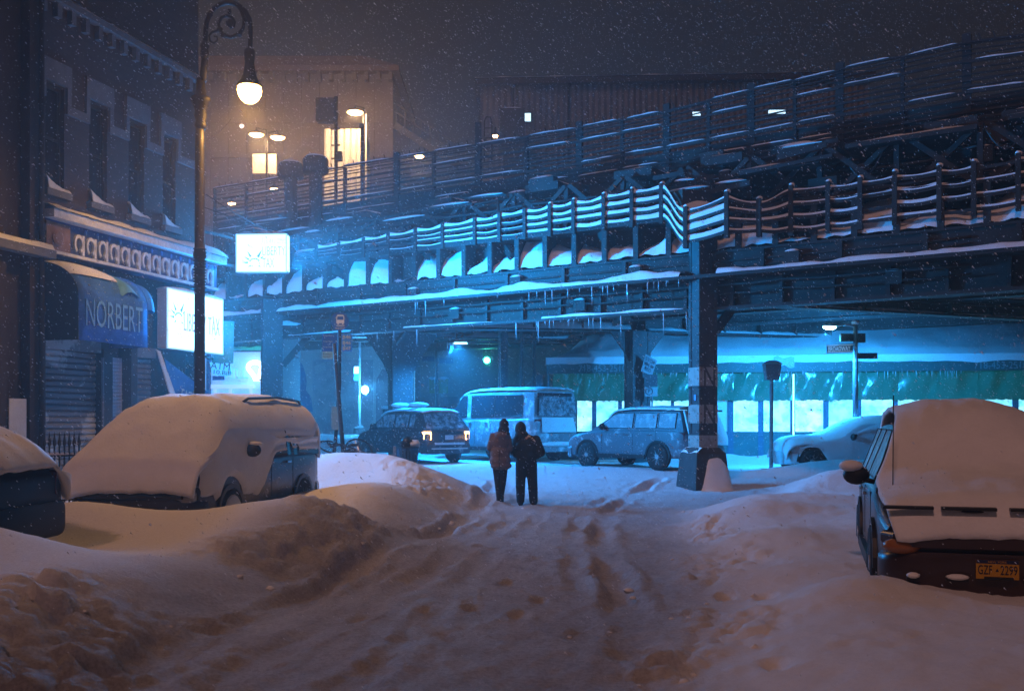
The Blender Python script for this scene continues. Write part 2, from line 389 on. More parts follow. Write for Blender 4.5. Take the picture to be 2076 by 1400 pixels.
bt.inputs['Mortar Size'].default_value = 0.006; bt.inputs['Color1'].default_value = (0.06, 0.042, 0.038, 1); bt.inputs['Color2'].default_value = (0.085, 0.06, 0.05, 1); bt.inputs['Mortar'].default_value = (0.05, 0.047, 0.045, 1)
t.links.new(cb.outputs[0], bt.inputs['Vector']); t.links.new(bt.outputs['Color'], b.inputs['Base Color'])
bp = t.nodes.new('ShaderNodeBump'); bp.inputs['Strength'].default_value = 0.5; bp.inputs['Distance'].default_value = 0.01
t.links.new(bt.outputs['Fac'], bp.inputs['Height']); bp.invert = True; t.links.new(bp.outputs[0], b.inputs['Normal'])
STONE = mat('grey stone trim', (0.16, 0.16, 0.17), 0.8, var=0.2, vscale=5, bump=0.2)
TIN = mat('blue painted tin', (0.05, 0.08, 0.24), 0.5, var=0.35, vscale=3)
TINW = mat('white painted tin', (0.62, 0.63, 0.66), 0.55, var=0.2, vscale=5)
WOOD = mat('dark frame', (0.03, 0.028, 0.027), 0.6, var=0.2)
SLAT = mat('shutter steel', (0.16, 0.17, 0.19), 0.45, 0.3, var=0.25, vscale=3)
SLAT2 = mat('painted shutter steel', (0.16, 0.17, 0.19), 0.5, 0.2, col2=(0.42, 0.44, 0.46), vscale=1.3, thr=(0.5, 0.56))

sb = thing('brick_building', 'dark brick corner building with four tall windows above a shuttered blue shopfront', 'building', L(21.3, 0, 0))
# wall with real window openings
D0, D1, ZB, ZT = 18.66, 24.0, 5.85, 12.6
wins = [(19.05, 19.55), (20.25, 20.78), (21.46, 21.97), (22.63, 23.10)]
wl = MB(); a = D0
for d0, d1 in wins:
    lbox(wl, a, d0, -0.3, 0, ZB, ZT); lbox(wl, d0, d1, -0.3, 0, ZB, 6.15); lbox(wl, d0, d1, -0.3, 0, 8.2, ZT); a = d1
lbox(wl, a, D1, -0.3, 0, ZB, ZT)
obj('wall', wl, BRICK, sb, world=True)
q = MB(); lbox(q, D0, D1, -9, -0.32, 0.0, ZT); obj('wall', q, BRICK, sb, world=True)
q = MB(); lbox(q, D0, D1, -9, 0.05, ZT, ZT+0.3); obj('roof', q, STONE, sb, world=True)
for d0, d1 in wins:
    q = MB(); lbox(q, d0, d0+.05, -.16, -.08, 6.16, 8.2); lbox(q, d1-.05, d1, -.16, -.08, 6.16, 8.2); lbox(q, d0+.05, d1-.05, -.16, -.08, 8.13, 8.2); lbox(q, d0+.05, d1-.05, -.16, -.08, 6.16, 6.22); lbox(q, d0+.05, d1-.05, -.15, -.09, 7.15, 7.2)
    wf = obj('window', q, WOOD, sb, world=True)
    q = MB(); lbox(q, d0+.05, d1-.05, -.15, -.13, 6.22, 8.13)
    obj('pane', q, DARKGLASS, wf, world=True)
    q = MB(); lbox(q, d0-.08, d1+.08, 0, .13, 6.02, 6.145); sl = obj('sill', q, STONE, wf, world=True)
    q = MB(); dm = d1-d0
    def sn(u, v, d0=d0, d1=d1):
        o = -0.08+0.22*v; hh = (0.07+0.20*max(0, 1-u*1.3)**1.5 + 0.03*noise.noise(Vector((u*9, v*5, d0*3))))*(1-abs(2*v-1)**3)
        p = L(d0-.05+(d1-d0+.1)*u, o, 6.15+max(0, hh)); return p
    q.grid(10, 6, sn); obj('snow_cover', q, SNOW, wf, world=True, smooth=True)
    # raised hood round the head of the window
    q = MB(); lbox(q, d0-.14, d1+.14, 0, .07, 8.24, 8.66); obj('window_hood', q, STONE, sb, world=True)
    for e0 in (d0-.14, d1+.03):
        q = MB(); lbox(q, e0, e0+.11, 0, .06, 7.9, 8.235); obj('hood_drop', q, STONE, sb, world=True)
ed = [(d0-.14, d1+.14) for d0, d1 in wins]
for k in range(3):
    q = MB(); lbox(q, ed[k][1]-.11, ed[k+1][0]+.11, 0, .055, 7.72, 7.895); obj('band_course', q, STONE, sb, world=True)
q = MB(); lbox(q, ed[3][1]-.11, 24.0, 0, .055, 7.72, 7.895); obj('band_course', q, STONE, sb, world=True)
q = MB(); lbox(q, D0, D1, 0, .18, 9.78, 9.9); obj('cornice', q, STONE, sb, world=True)
for k in range(14):
    q = MB(); d = D0+.2+k*.385; lbox(q, d, d+.12, 0, .12, 9.5, 9.775); obj('cornice_bracket', q, STONE, sb, world=True)
q = MB(); q.grid(60, 5, lambda u, v: L(D0+(D1-D0)*u, .19*v, 9.9+.05*(1-abs(2*v-1)**4)+.012*noise.noise(Vector((u*50, v*3, 0))))); obj('snow_cover', q, SNOW, sb, world=True, smooth=True)
# shop cornice
q = MB(); lbox(q, D0, 24.35, 0, .55, 5.5, 5.66); obj('shop_cornice', q, TINW, sb, world=True)
q = MB(); lbox(q, D0, 24.3, 0, .30, 4.86, 5.5); obj('fascia', q, TIN, sb, world=True)
def sc(u, v):
    d = D0+(24.35-D0)*u; hh = .12+.14*abs(noise.noise(Vector((u*7, 0, 2))))+.15*sstep(.45, 1, u)*(.5+.5*noise.noise(Vector((u*11, 5, 0))))
    return L(d, -.0+.6*v, 5.66+hh*max(0, 1-abs(2*v-1)**3)*(1.2-.5*v)+.015*noise.noise(Vector((u*60, v*8, 0))))
q = MB(); q.grid(90, 10, sc); obj('snow_cover', q, SNOW, sb, world=True, smooth=True)
q = MB(); lbox(q, D0+.02, 19.3, .3, .36, 4.9, 5.45); obj('end_block', q, mat('brown tin', (0.22, 0.13, 0.08), 0.7, var=.3), sb, world=True)
q = MB(); q.lathe((0,0,0), [(.13,0),(.15,.03),(.1,.05)], 18, 'Y'); M = Matrix.Translation(L(18.95, .36, 5.16)) @ Matrix.Rotation(math.atan2(FG.y, FG.x)-math.pi/2, 4, 'Z'); q.v = [M @ v for v in q.v]; obj('rosette', q, mat('brown tin', (0,0,0)), sb, world=True)
# row of scalloped arches on the fascia
n_sc = 14
for k in range(n_sc):
    d = 19.45 + k*(24.2-19.45)/n_sc + .1; q = MB(); w_ = .13; poly = []; inn = []
    for i in range(13):
        a = R(-60 + 300*i/12); poly.append((math.cos(a)*.125, math.sin(a)*.19)); inn.append((math.cos(a)*.082, math.sin(a)*.125))
    for i in range(12):
        pts = [poly[i], poly[i+1], inn[i+1], inn[i]]
        q.prism([L(d + x_, .302, 5.15 + y_) for x_, y_ in pts], FG*.05)
    lbox(q, d+.09, d+.15, .302, .352, 4.94, 5.33)
    obj('scallop', q, TINW, sb, world=True)
    q = MB(); q.ball(L(d+.17, .36, 5.40), (.03,.03,.06), 6, 4); obj('drop_boss', q, mat('blue gloss', (.1,.25,.7), .2), sb, world=True)
q = MB(); lbox(q, D0, 24.3, .302, .36, 4.87, 4.925); obj('lower_moulding', q, TINW, sb, world=True)
# ground floor wall recess and piers
q = MB(); lbox(q, D0, 24.0, -.32, -.22, 0, 4.86); obj('shop_wall', q, mat('shop wall', (.05,.055,.065), .8, var=.3), sb, world=True)
for d0, d1, z1, nm in ((18.66, 18.95, 4.86, 'pier'), (20.55, 20.83, 3.2, 'pier'), (21.42, 21.62, 4.0, 'pier'), (23.8, 24.0, 4.86, 'pier')):
    q = MB(); lbox(q, d0, d1, -.22, .1, 0, z1); obj(nm, q, mat('pier', (.035,.035,.04), .7, var=.3), sb, world=True)
def shutter(d0, d1, z1, m):
    z = .35; hd = None
    q = MB(); lbox(q, d0, d1, -.2, .06, z1, z1+.22); hd = obj('shutter', q, m, sb, world=True)
    while z < z1-.005:
        q = MB(); n_ = 4
        ra = L(d0, -.1, z); pr = [(0,0), (.035,.02), (.035,.075), (0,.118)]
        q.prism([ra + FG*o_ + UP*z_ for o_, z_ in pr], L(d1, -.1, z)-ra)
        obj('slat', q, m, hd, world=True); z += .12
shutter(18.97, 20.53, 3.1, SLAT2); shutter(21.64, 22.3, 3.1, SLAT)
# studded steel door
q = MB(); lbox(q, 20.85, 21.40, -.2, -.12, 0, 3.05); dr = obj('door', q, mat('studded steel', (.50,.50,.56), .35, .5, var=.15), sb, world=True)
q = MB()
for i in range(7):
    for j in range(38):
        if 14 <= j <= 22 and 1 <= i <= 5: continue
        q.ball(L(20.9+i*.075, -.115, .2+j*.074), (.024,.024,.02), 6, 4)
obj('stud', q, mat('stud', (.62,.6,.68), .3, .5), dr, world=True, kind='stuff')
q = MB(); lbox(q, 20.95, 21.3, -.118, -.09, 1.25, 1.8); obj('lock_plate', q, mat('lock plate', (.2,.19,.27), .4, .4), dr, world=True)
q = MB(); q.ball(L(21.12, -.05, 1.53), .07, 12, 8); obj('handle', q, CHROME, dr, world=True)
q = MB(); q.tube([L(20.5, .12, z) for z in (.3, 1.2, 2, 3.0)], .03); q.tube([L(20.5,.12,1.0), L(20.52,.22,.9), L(20.55,.24,.5)], .035); obj('downpipe', q, SLAT, sb, world=True)
# barrel awning with painted name
AW = mat('blue awning canvas', (.045, .14, .42), .7, var=.3, vscale=4, bump=.15)
AWD = mat('dark awning canvas', (.02, .03, .035), .8, var=.2)
aw = thing('shop_awning', 'blue barrel awning lettered above the ribbed roll shutter, dark end towards the street', 'awning', L(19.6, 0, 3.2))
def barrel(d0, d1, z0, z1, ou, nm='canopy', m=AW):
    n_ = 12; prof = [(ou, z0), (ou, z0+(z1-z0)*.55)] + [(ou*math.cos(R(90*i/n_)), z0+(z1-z0)*.55+(z1-z0)*.45*math.sin(R(90*i/n_))) for i in range(1, n_+1)]
    q = MB(); q.grid(10, len(prof)-1, lambda u, v: L(d0+(d1-d0)*u, prof[round(v*(len(prof)-1))][0], prof[round(v*(len(prof)-1))][1] - .02*math.sin(u*math.pi*3)**2*(v > .3)))
    o = obj(nm, q, m, aw, world=True, smooth=True); md = o.modifiers.new('s', 'SOLIDIFY'); md.thickness = .015
    return prof
pr = barrel(18.85, 20.85, 3.22, 4.72, .92)
for d, m in ((18.84, AWD), (20.86, AW)):
    q = MB(); q.prism([L(d, o_, z_) for o_, z_ in [(0.0, 3.22)] + pr], FD*.02); obj('end_panel', q, m, aw, world=True)
n_ = 10; dm = MB(); dm.grid(14, 10, lambda u, v: L(20.9+.75*math.sin(u*math.pi/2)*1.0, .9*math.cos(u*math.pi/2)*(1-.0*v)*math.cos(v*math.pi/2)**.6, 4.0+.62*math.sin(v*math.pi/2)))
obj('end_dome', dm, AW, aw, world=True, smooth=True)
dm = MB(); dm.grid(10, 8, lambda u, v: L(20.05+.55*u, .97*math.sin(v*1.35)+.0, 4.05+.66*math.cos(v*1.2)*math.sin(math.pi*(.08+.84*u))**.5)); obj('hood_fold', dm, mat('light blue canvas', (.1,.3,.62), .6, var=.2), aw, world=True, smooth=True)
def awsn(u, v):
    th = R(38+52*v); return L(18.86+1.5*u, .92*math.cos(th), 3.22+1.5*.55+1.5*.45*math.sin(th)+(.10*math.sin(math.pi*min(1, u*1.05))**.4)*(.35+.65*v))
q = MB(); q.grid(16, 8, awsn); obj('snow_cover', q, SNOW, aw, world=True, smooth=True)
q = text_mb('NORBERT', L(19.85, .935, 3.5), FD, UP, width=1.7, height=.52, depth=.008); q.v = q.v
obj('lettering', q, mat('sky blue lettering', (.16, .38, .72), .6), aw, world=True)
# lit box signs
GLOW = mat('lit sign face', (.6,.8,.9), .5, emit=(.42, .88, 1.0), estr=2.6)
GLOWP = mat('lit hanging sign face', (.6,.8,.9), .5, emit=(.42, .88, 1.0), estr=2.6)
SIGNFR = mat('sign frame', (.45,.45,.47), .4, .4)
SLET = mat('backlit lettering', (.05,.05,.10), .6, emit=(.48,.46,.76), estr=1.0)
SLET2 = mat('backlit blue mark', (.02,.05,.10), .6, emit=(.16,.40,.78), estr=1.0)
def sign_box(name, label, org, xd, wd, ht, dp, nrm, face, both=False):
    """org = lower left front corner"""
    xd = Vector(xd).normalized(); nrm = Vector(nrm).normalized()
    r = thing(name, label, 'sign', org)
    q = MB(); q.obox(org - nrm*.02, xd*wd, -nrm*(dp-.04), UP*ht); obj('cabinet', q, SIGNFR, r, world=True)
    q = MB(); q.obox(org + xd*.03 + UP*.03 - nrm*.018, xd*(wd-.06), nrm*.018, UP*(ht-.06)); obj('face', q, face, r, world=True)
    if both:
        q = MB(); q.obox(org + xd*.03 + UP*.03 - nrm*(dp-.018), xd*(wd-.06), -nrm*.018, UP*(ht-.06)); obj('face', q, face, r, world=True)
    q = MB()
    for a_, b_, c_ in ((0, 0, 1), (0, ht-.03, 1)): q.obox(org + UP*b_ - nrm*.02, xd*wd, nrm*.028, UP*.03)
    q.obox(org + UP*.03 - nrm*.02, xd*.03, nrm*.028, UP*(ht-.06)); q.obox(org + xd*(wd-.03) + UP*.03 - nrm*.02, xd*.03, nrm*.028, UP*(ht-.06))
    obj('frame', q, mat('lit sign edge', (.7,.75,.8), .5, emit=(.35,.75,1), estr=.9), r, world=True)
    q = MB(); q.grid(14, 5, lambda u, v: org + xd*(wd*u) - nrm*(dp*v) + UP*(ht + .10*(1-abs(2*v-1)**3)*(.7+.4*noise.noise(Vector((u*6, v*3, wd))))*min(1, 8*u+.2, 8*(1-u)+.2))); obj('snow_cover', q, SNOW, r, world=True, smooth=True)
    return r
def sign_light(org, xd, wd, ht, nrm, power, par, spread=180):
    d = bpy.data.lights.new('sign_light', 'AREA'); d.shape = 'RECTANGLE'; d.size = wd-.1; d.size_y = ht-.1; d.energy = power; d.spread = R(spread); d.color = (.003, .34, 1.0)
    o = bpy.data.objects.new('sign_light', d); COL.objects.link(o); o.parent = par
    z_ = -Vector(nrm).normalized()*-1; x_ = Vector(xd).normalized(); y_ = z_.cross(x_)
    c_ = org + x_*wd/2 + UP*ht/2 + Vector(nrm).normalized()*.04
    o.matrix_local = ROOTM[par.name].inverted() @ Matrix(((x_.x, y_.x, z_.x, c_.x), (x_.y, y_.y, z_.y, c_.y), (x_.z, y_.z, z_.z, c_.z), (0,0,0,1))) @ Matrix.Rotation(math.pi, 4, 'Y')
def crown(org, xd, s, r):
    """the rays of the crown emblem"""
    nn = Vector(xd).cross(UP)
    for a, l0, l1, w_ in ((178, .5, 1.0, .07), (150, .5, .95, .07), (122, .55, 1.1, .08), (60, .5, 1.15, .11), (35, .6, .9, .07), (-35, .4, .6, .06), (215, .35, .6, .06)):
        c, sn_ = math.cos(R(a)), math.sin(R(a)); q = MB()
        d = Vector(xd)*c + UP*sn_; e = Vector(xd)*(-sn_) + UP*c
        q.prism([org + d*l0*s + e*w_*s, org + d*l1*s, org + d*l0*s - e*w_*s], nn*.006); obj('emblem_ray', q, SLET2, r, world=True)
    q = MB()
    for i in range(5):
        a0, a1 = R(160-28*i), R(160-28*i-22); 
        q.prism([org + (Vector(xd)*math.cos(a)+UP*math.sin(a)*.8)*s*k for a, k in ((a0,.34),(a0,.45),(a1,.45),(a1,.34))], nn*.006)
    obj('emblem_band', q, SLET2, r, world=True)
# wall sign on the shopfront
o0 = L(22.38, .30, 3.33); wd1 = 2.28
s1 = sign_box('box_sign', 'glaring white lit box sign on the shop wall behind the lamp post', o0, FD, wd1, 1.36, .28, FG, GLOW)
crown(o0 + FD*.42 + UP*.72 + FG*.004, FD, .36, s1)
sign_light(o0, FD, wd1, 1.36, FG, 950, s1)
obj('lettering', text_mb('LIBERTY TAX', o0 + FD*.62 + UP*.45 + FG*.002, FD, UP, width=1.5, height=.42, align=0, depth=.01), SLET, s1, world=True)
# projecting sign at the corner
DP = 25.2; a = P(478, 552, DP); wd2 = X(582, DP) - X(478, DP); ht2 = Z(474, DP) - Z(552, DP)
xd2 = Vector((1, -.02, 0)).normalized(); n2_ = Vector((-.02, -1, 0)).normalized()
s2 = sign_box('projecting_sign', 'upper white lit box sign projecting from the building corner under the tracks', a, xd2, wd2, ht2, .26, n2_, GLOWP, both=True)
crown(a + xd2*.48 + UP*.24 + n2_*.004, xd2, .33, s2)
sign_light(a, xd2, wd2, ht2, n2_, 190, s2); q = MB(); q.obox(a + xd2*(wd2+.002) + UP*.04 - n2_*.235, xd2*.012, n2_*.21, UP*(ht2-.08)); obj('added_lit_end', q, GLOWP, s2, world=True)
sign_light(a + xd2*(wd2+.02) - n2_*.24, n2_, .30, ht2, xd2, 1500, s2, 118)  # lit end cap and its narrowed light are added to brighten the girder
sign_light(a - n2_*.26, xd2, wd2, ht2, -n2_, 1000, s2)
obj('lettering', text_mb('LIBERTY', a + xd2*.68 + UP*.43 + n2_*.003, xd2, UP, width=.58, height=.22, align=0, depth=.01), SLET, s2, world=True)
obj('lettering', text_mb('TAX', a + xd2*.68 + UP*.12 + n2_*.003, xd2, UP, width=.30, height=.24, align=0, depth=.01), SLET, s2, world=True)
obj('lettering', text_mb('718 443 0290', a + xd2*.66 + UP*.72 + n2_*.003, xd2, UP, width=.60, height=.14, align=0, depth=.01), mat('faint backlit lettering', (.05,.05,.1), .6, emit=(.7,.78,.95), estr=1), s2, world=True)
q = MB(); br = L(24.0, -.1, 0)
for z in (a.z + .15, a.z + ht2 - .12): q.beam(Vector((br.x, br.y, z)), a + Vector((.02, .13, z - a.z)), .06, .06)
q.tube([Vector((br.x, br.y, a.z+ht2+.5)), a + xd2*(wd2*.8) + Vector((0,.13,ht2+.01))], .012, 5)
obj('bracket', q, STEEL, s2, world=True)
# small boards beside the wall sign
q = MB(); lbox(q, 21.75, 21.98, .02, .05, 3.62, 4.02); tag(obj('shop_board', q, LETTER), 'small blank white board left of the glaring wall sign', 'board')
q = MB(); q.prism([L(21.85+.2*math.cos(R(45*i+22.5)), .02, 3.36+.26*math.sin(R(45*i+22.5))) for i in range(8)], FG*.03)
sgn = thing('octagon_board', 'pale octagonal board below the small blank white board', 'board', L(21.85, .02, 3.1)); obj('panel', q, LETTER, sgn, world=True)
q = MB(); q.prism([L(21.85+.13*math.cos(R(36*i)), .052, 3.36+.16*math.sin(R(36*i))) for i in range(10)], FG*.006); obj('print', q, mat('dull green print', (.2,.3,.28), .6), sgn, world=True)
# banner hung below the sign
bn = thing('hanging_banner', 'torn blue and white vinyl banner hung slantwise below the lit wall sign', 'banner', L(23, .3, 2))
BB = mat('blue vinyl', (.04,.16,.42), .5, var=.2)
q = MB(); q.prism([L(22.25,.1,3.3), L(22.5,.5,1.6), L(22.85,.5,1.45), L(22.35,.12,3.25)], FG*.03); obj('fold', q, LETTER, bn, world=True)
q = MB(); q.prism([L(22.4,.2,3.1), L(22.75,.35,1.3), L(23.9,.35,1.3), L(23.9,.3,2.4)], FG*.02); obj('sheet', q, BB, bn, world=True)
q = MB(); q.prism([L(23.25,.375,1.3), L(23.25,.375,2.42), L(23.85,.33,2.28), L(23.85,.375,1.3)], FG*.012); obj('panel', q, mat('pale yellow vinyl', (.5,.52,.3), .6), bn, world=True)
sl_ = (FD*1 - UP*.2).normalized(); su = (UP*1 + FD*.2).normalized()
obj('lettering', text_mb('EASY', L(22.72,.40,2.15), sl_, su, width=.5, height=.3, align=0), LETTER, bn, world=True)
obj('lettering', text_mb('CHANGE', L(22.85,.40,1.75), sl_, su, width=.42, height=.22, align=0), LETTER, bn, world=True)
obj('lettering', text_mb('GET', L(23.55,.40,2.05), FD, UP, width=.4, height=.18), BB, bn, world=True)
obj('lettering', text_mb('50', L(23.55,.40,1.55), FD, UP, width=.44, height=.38), BB, bn, world=True)
# neighbour building at the left edge
nb = thing('dark_building', 'dark brown building at the left edge of the street', 'building', L(14, 0, 0))
q = MB(); lbox(q, 4, 18.6, -8, .18, 0, 13); obj('wall', q, mat('brown stucco', (.05,.038,.032), .85, var=.25, bump=.3), nb, world=True)
for d in (18.25, 17.4): q = MB(); lbox(q, d, d+.3, .18, .38, 0, 12.5); obj('pilaster', q, mat('brown stucco', (.1,.07,.06)), nb, world=True)
q = MB(); lbox(q, 10, 18.64, .38, .62, 4.7, 4.85); obj('ledge', q, STONE, nb, world=True)
q = MB(); q.grid(30, 4, lambda u, v: L(10+8.6*u, .38+.25*v, 4.85+.14*(1-abs(2*v-1)**3)*(.8+.4*noise.noise(Vector((u*14, v, 3)))))); obj('snow_cover', q, SNOW, nb, world=True, smooth=True)
q = MB(); q.tube([L(18.45, .46, z) for z in (0, 3, 6, 12)], .05)
for z in (3.7, 5.2, 7.5): q.tube([L(18.45,.46,z), L(18.45,.46,z+.12)], .075)
obj('downpipe', q, STEEL, nb, world=True)
q = MB(); lbox(q, 17.75, 18.15, .385, .40, 1.4, 2.1); tag(obj('wall_notice', q, LETTER), 'white paper notice stuck on the dark building at the left edge', 'notice')
# iron fence in front of the shutter
fe = thing('iron_fence', 'spiked black iron fence before the ribbed shutter, behind the half-seen car', 'fence', (X(110, 15.6), 15.6, 0.2))
for k in range(9):
    q = MB(); x_ = X(92 + k*6.6, 15.6); y_ = 15.4 + k*.06
    q.tube([(x_, y_, .2), (x_, y_, 1.30)], .014, 6); q.lathe((x_, y_, 1.30), [(.014,0),(.035,.04),(.02,.1),(.0,.24)], 6); obj('picket', q, BLACK, fe, world=True)
for z in (.45, 1.15):
    q = MB(); q.beam((X(88,15.6), 15.36, z), (X(150,15.6), 15.96, z), .03, .03); obj('rail', q, BLACK, fe, world=True)
q = MB(); q.grid(12, 4, lambda u, v: Vector((X(88+62*u, 15.6), 15.36+.6*u-.04+.08*v, 1.165+.06*(1-abs(2*v-1)**3)*(.6+.6*abs(noise.noise(Vector((u*9, 1, 1)))))))); obj('snow_cover', q, SNOW, fe, world=True, smooth=True)
# ------------------------------------------------------------------ crook lamp post
IRON = mat('black iron', (.022, .02, .018), .5, .2, var=.3, bump=.2, bscale=40)
LD = 18.5
lp = thing('crook_lamp_post', 'ornate black crook lamp post with a glowing warm globe', 'street lamp', (X(404, LD), LD, 0.25))
def LPt(px, py): return P(px, py, LD)
q = MB()
base = P(404, 855, LD)
zz = lambda py: Z(py, LD)
bx, by = X(405, LD), LD
q.lathe((bx, by, 0), [(.24,.15),(.24,.6),(.16,.75),(.14,1.2),(.11,1.3),(.1,2.2),(.092,zz(520)-.05),(.12,zz(520)),(.12,zz(515)),(.095,zz(505)),(.085,zz(300)),(.075,zz(232))], 14)
obj('shaft', q, IRON, lp, world=True, smooth=True)
q = MB(); q.lathe((bx+.02, by, 0), [(.085,zz(262)),(.11,zz(255)),(.09,zz(245)),(.12,zz(236)),(.10,zz(225)),(.15,zz(212)),(.19,zz(204)),(.19,zz(200)),(.10,zz(193)),(.085,zz(180)),(.075,zz(160))], 14); obj('collar', q, IRON, lp, world=True, smooth=True)
for py_ in (590, 560, 530, 500): pass
q = MB()
for k in range(14):
    py_ = 505+k*6; q.lathe((bx, by, 0), [(.096,zz(py_+2)),(.125+.012*math.sin(k*2),zz(py_)),(.096,zz(py_-2))], 12, cap=False)
obj('band', q, IRON, lp, world=True, smooth=True)
q = MB(); q.lathe((X(415, LD), by, 0), [(.06,zz(120)),(.085,zz(110)),(.07,zz(100)),(.09,zz(95)),(.055,zz(85))], 12); obj('knuckle', q, IRON, lp, world=True, smooth=True)
# the crook
pts = [(412,165),(415,120),(416,90),(417,60),(419,45),(425,30),(434,17),(446,9),(460,5),(474,7),(487,14),(498,25),(505,38),(508,52),(508,72),(507,98)]
q = MB(); q.tube([LPt(*p) for p in pts], [.07,.062,.05,.045,.045,.045,.045,.046,.046,.045,.045,.045,.045,.044,.042,.042], 10); obj('crook_arm', q, IRON, lp, world=True, smooth=True)
q = MB(); sp = [(478,9),(489,22),(495,40),(493,58),(484,70),(468,76),(454,72),(445,62),(443,48),(449,36),(460,32),(471,36),(476,45),(474,55),(466,56)]
q.tube([LPt(*p) for p in sp], [.03,.032,.034,.036,.036,.036,.034,.03,.03,.03,.028,.026,.024,.022,.03], 8); obj('scroll', q, IRON, lp, world=True, smooth=True)
q = MB(); sp = [(446,62),(438,64),(430,66),(424,73),(426,84),(434,88),(441,82),(440,75),(434,74)]
q.tube([LPt(*p) for p in sp], [.024,.024,.022,.02,.02,.02,.018,.016,.02], 8); obj('scroll', q, IRON, lp, world=True, smooth=True)
q = MB(); q.ball(LPt(466,47), (.075,.03,.075), 10, 8, .25); obj('rosette', q, IRON, lp, world=True)
q = MB(); q.ball(LPt(465,24), (.04,.03,.06), 8, 6); obj('bud', q, IRON, lp, world=True)
for i, (px_, py_) in enumerate([(425,30),(446,9),(474,7),(498,25),(484,70),(454,72),(495,40),(445,60)]):
    q = MB(); q.ball(LPt(px_, py_), (.055,.05,.05), 7, 5, .3); obj('leaf', q, IRON, lp, world=True)
gx, gy = X(506, LD), LD
q = MB(); q.lathe((gx, gy, 0), [(.03,zz(96)),(.10,zz(103)),(.10,zz(112)),(.085,zz(128)),(.10,zz(140)),(.12,zz(152)),(.16,zz(163)),(.235,zz(173)),(.235,zz(176)),(.2,zz(177))], 18); obj('hood', q, IRON, lp, world=True, smooth=True)
q = MB(); q.lathe((gx, gy, 0), [(.21,zz(176.5)),(.222,zz(184)),(.205,zz(193)),(.16,zz(202)),(.09,zz(208)),(.0,zz(209.5))], 20); obj('globe', q, mat('warm globe', (.9,.8,.6), .3, emit=(1.0,.50,.11), estr=62), lp, world=True, smooth=True)
lamp('lamp_light', (gx, gy, zz(212)), 800, (1.0, .50, .13), .2, lp, spot=168)
# ------------------------------------------------------------------ elevated railway
N0 = Vector((4.64, 24.2, 0)); U = Vector((-.833, .553, 0)).normalized(); NN = Vector((-.553, -.833, 0)).normalized()
def V(s, t, z): return N0 + U*s + NN*t + UP*z
def s_at(px, t):
    k = (px-1038)/F; b_ = N0 + NN*t
    return (b_.x - k*b_.y)/(-U.x + k*U.y)
def VZ(px, py, t):
    s = s_at(px, t); return s, Z(py, (N0 + NN*t + U*s).y)
def vbox(mb, s0, s1, t0, t1, z0, z1):
    a_ = V(s0, t0, z0); return mb.obox(a_, U*(s1-s0), NN*(t1-t0), UP*(z1-z0))
vr = thing('elevated_railway', 'riveted steel elevated railway crossing the street under snow', 'viaduct', (4.64, 24.2, 0))
def vobj(n, q, m=STEEL, par=None, **k): return obj(n, q, m, par or vr, world=True, **k)
SL, SR = 26.0, -13.0
# front girder: lower web, ledge with snow, pocket row
q = MB(); vbox(q, SR, SL, -.06, .0, 5.2, 5.74); vobj('girder_web', q)
q = MB(); vbox(q, SR, SL, -.62, .06, 5.74, 5.80); vobj('shelf', q)
q = MB(); vbox(q, SR, SL, -.62, -.56, 5.80, 6.66); vobj('back_plate', q, STEEL2)
q = MB(); vbox(q, SR, SL, -.62, .05, 6.66, 6.74); vobj('top_flange', q)
q = MB(); vbox(q, SR, SL, -.3, .42, 5.12, 5.2); vobj('bottom_flange', q)
for s in [x*.9 for x in range(-14, 29)]:
    q = MB(); vbox(q, s-.07, s+.07, -.03, .035, 5.8, 6.66); vbox(q, s-.015, s+.015, -.56, -.03, 5.8, 6.66); st_ = vobj('stiffener', q)
    if -3 < s < 16:
        q = MB()
        for z in (5.95, 6.2, 6.45): q.ball(V(s-.035, .04, z), .016, 6, 4); q.ball(V(s+.035, .04, z), .016, 6, 4)
        vobj('rivet', q, STEEL, st_, kind='stuff')
    hh = random.choice([.12,.3,.45,.55,.65,.78])*random.uniform(.85,1.1); sk = random.uniform(-.5, .5); seed = s
    def pk(u, v, s=s, hh=hh, sk=sk):
        back = v**.55; hz = .06 + hh*back*(1 + sk*(2*u-1)) + .10*noise.noise(Vector((u*2.3+s, v*2, 7)))+.04*noise.noise(Vector((u*7+s, v*5, 7)))
        return V(s+.016+.868*u, -.02-.54*v, 5.8+max(.02, hz))
    q = MB(); q.grid(8, 8, pk); vobj('snow_drift', q, SNOW, smooth=True)
for s in [x*1.8+.3 for x in range(-7, 14)]:
    q = MB(); vbox(q, s-.05, s+.05, 0.0, .09, 5.2, 5.735); vobj('angle_plate', q)
def ledge(s0, s1, t0, t1, z, hmax, nm='snow_ledge'):
    n_ = int((s1-s0)/.16)+2
    def fn(u, v):
        s = s0+(s1-s0)*u; hh = hmax*(.65+.5*noise.noise(Vector((s*.9, z, 1)))+.2*noise.noise(Vector((s*3.1, z, 5))))
        return V(s, t0+(t1-t0)*v + (.04*noise.noise(Vector((s*2.3, v*2, z))) if v > .8 else 0), z+max(.02, hh)*max(0, 1-max(0, 2*v-1)**2.5))
    q = MB(); q.grid(n_, 8, fn); return vobj(nm, q, SNOW, smooth=True)
ledge(.45, 22, .0, .44, 5.2, .26); ledge(SR, -.5, .0, .44, 5.2, .2)
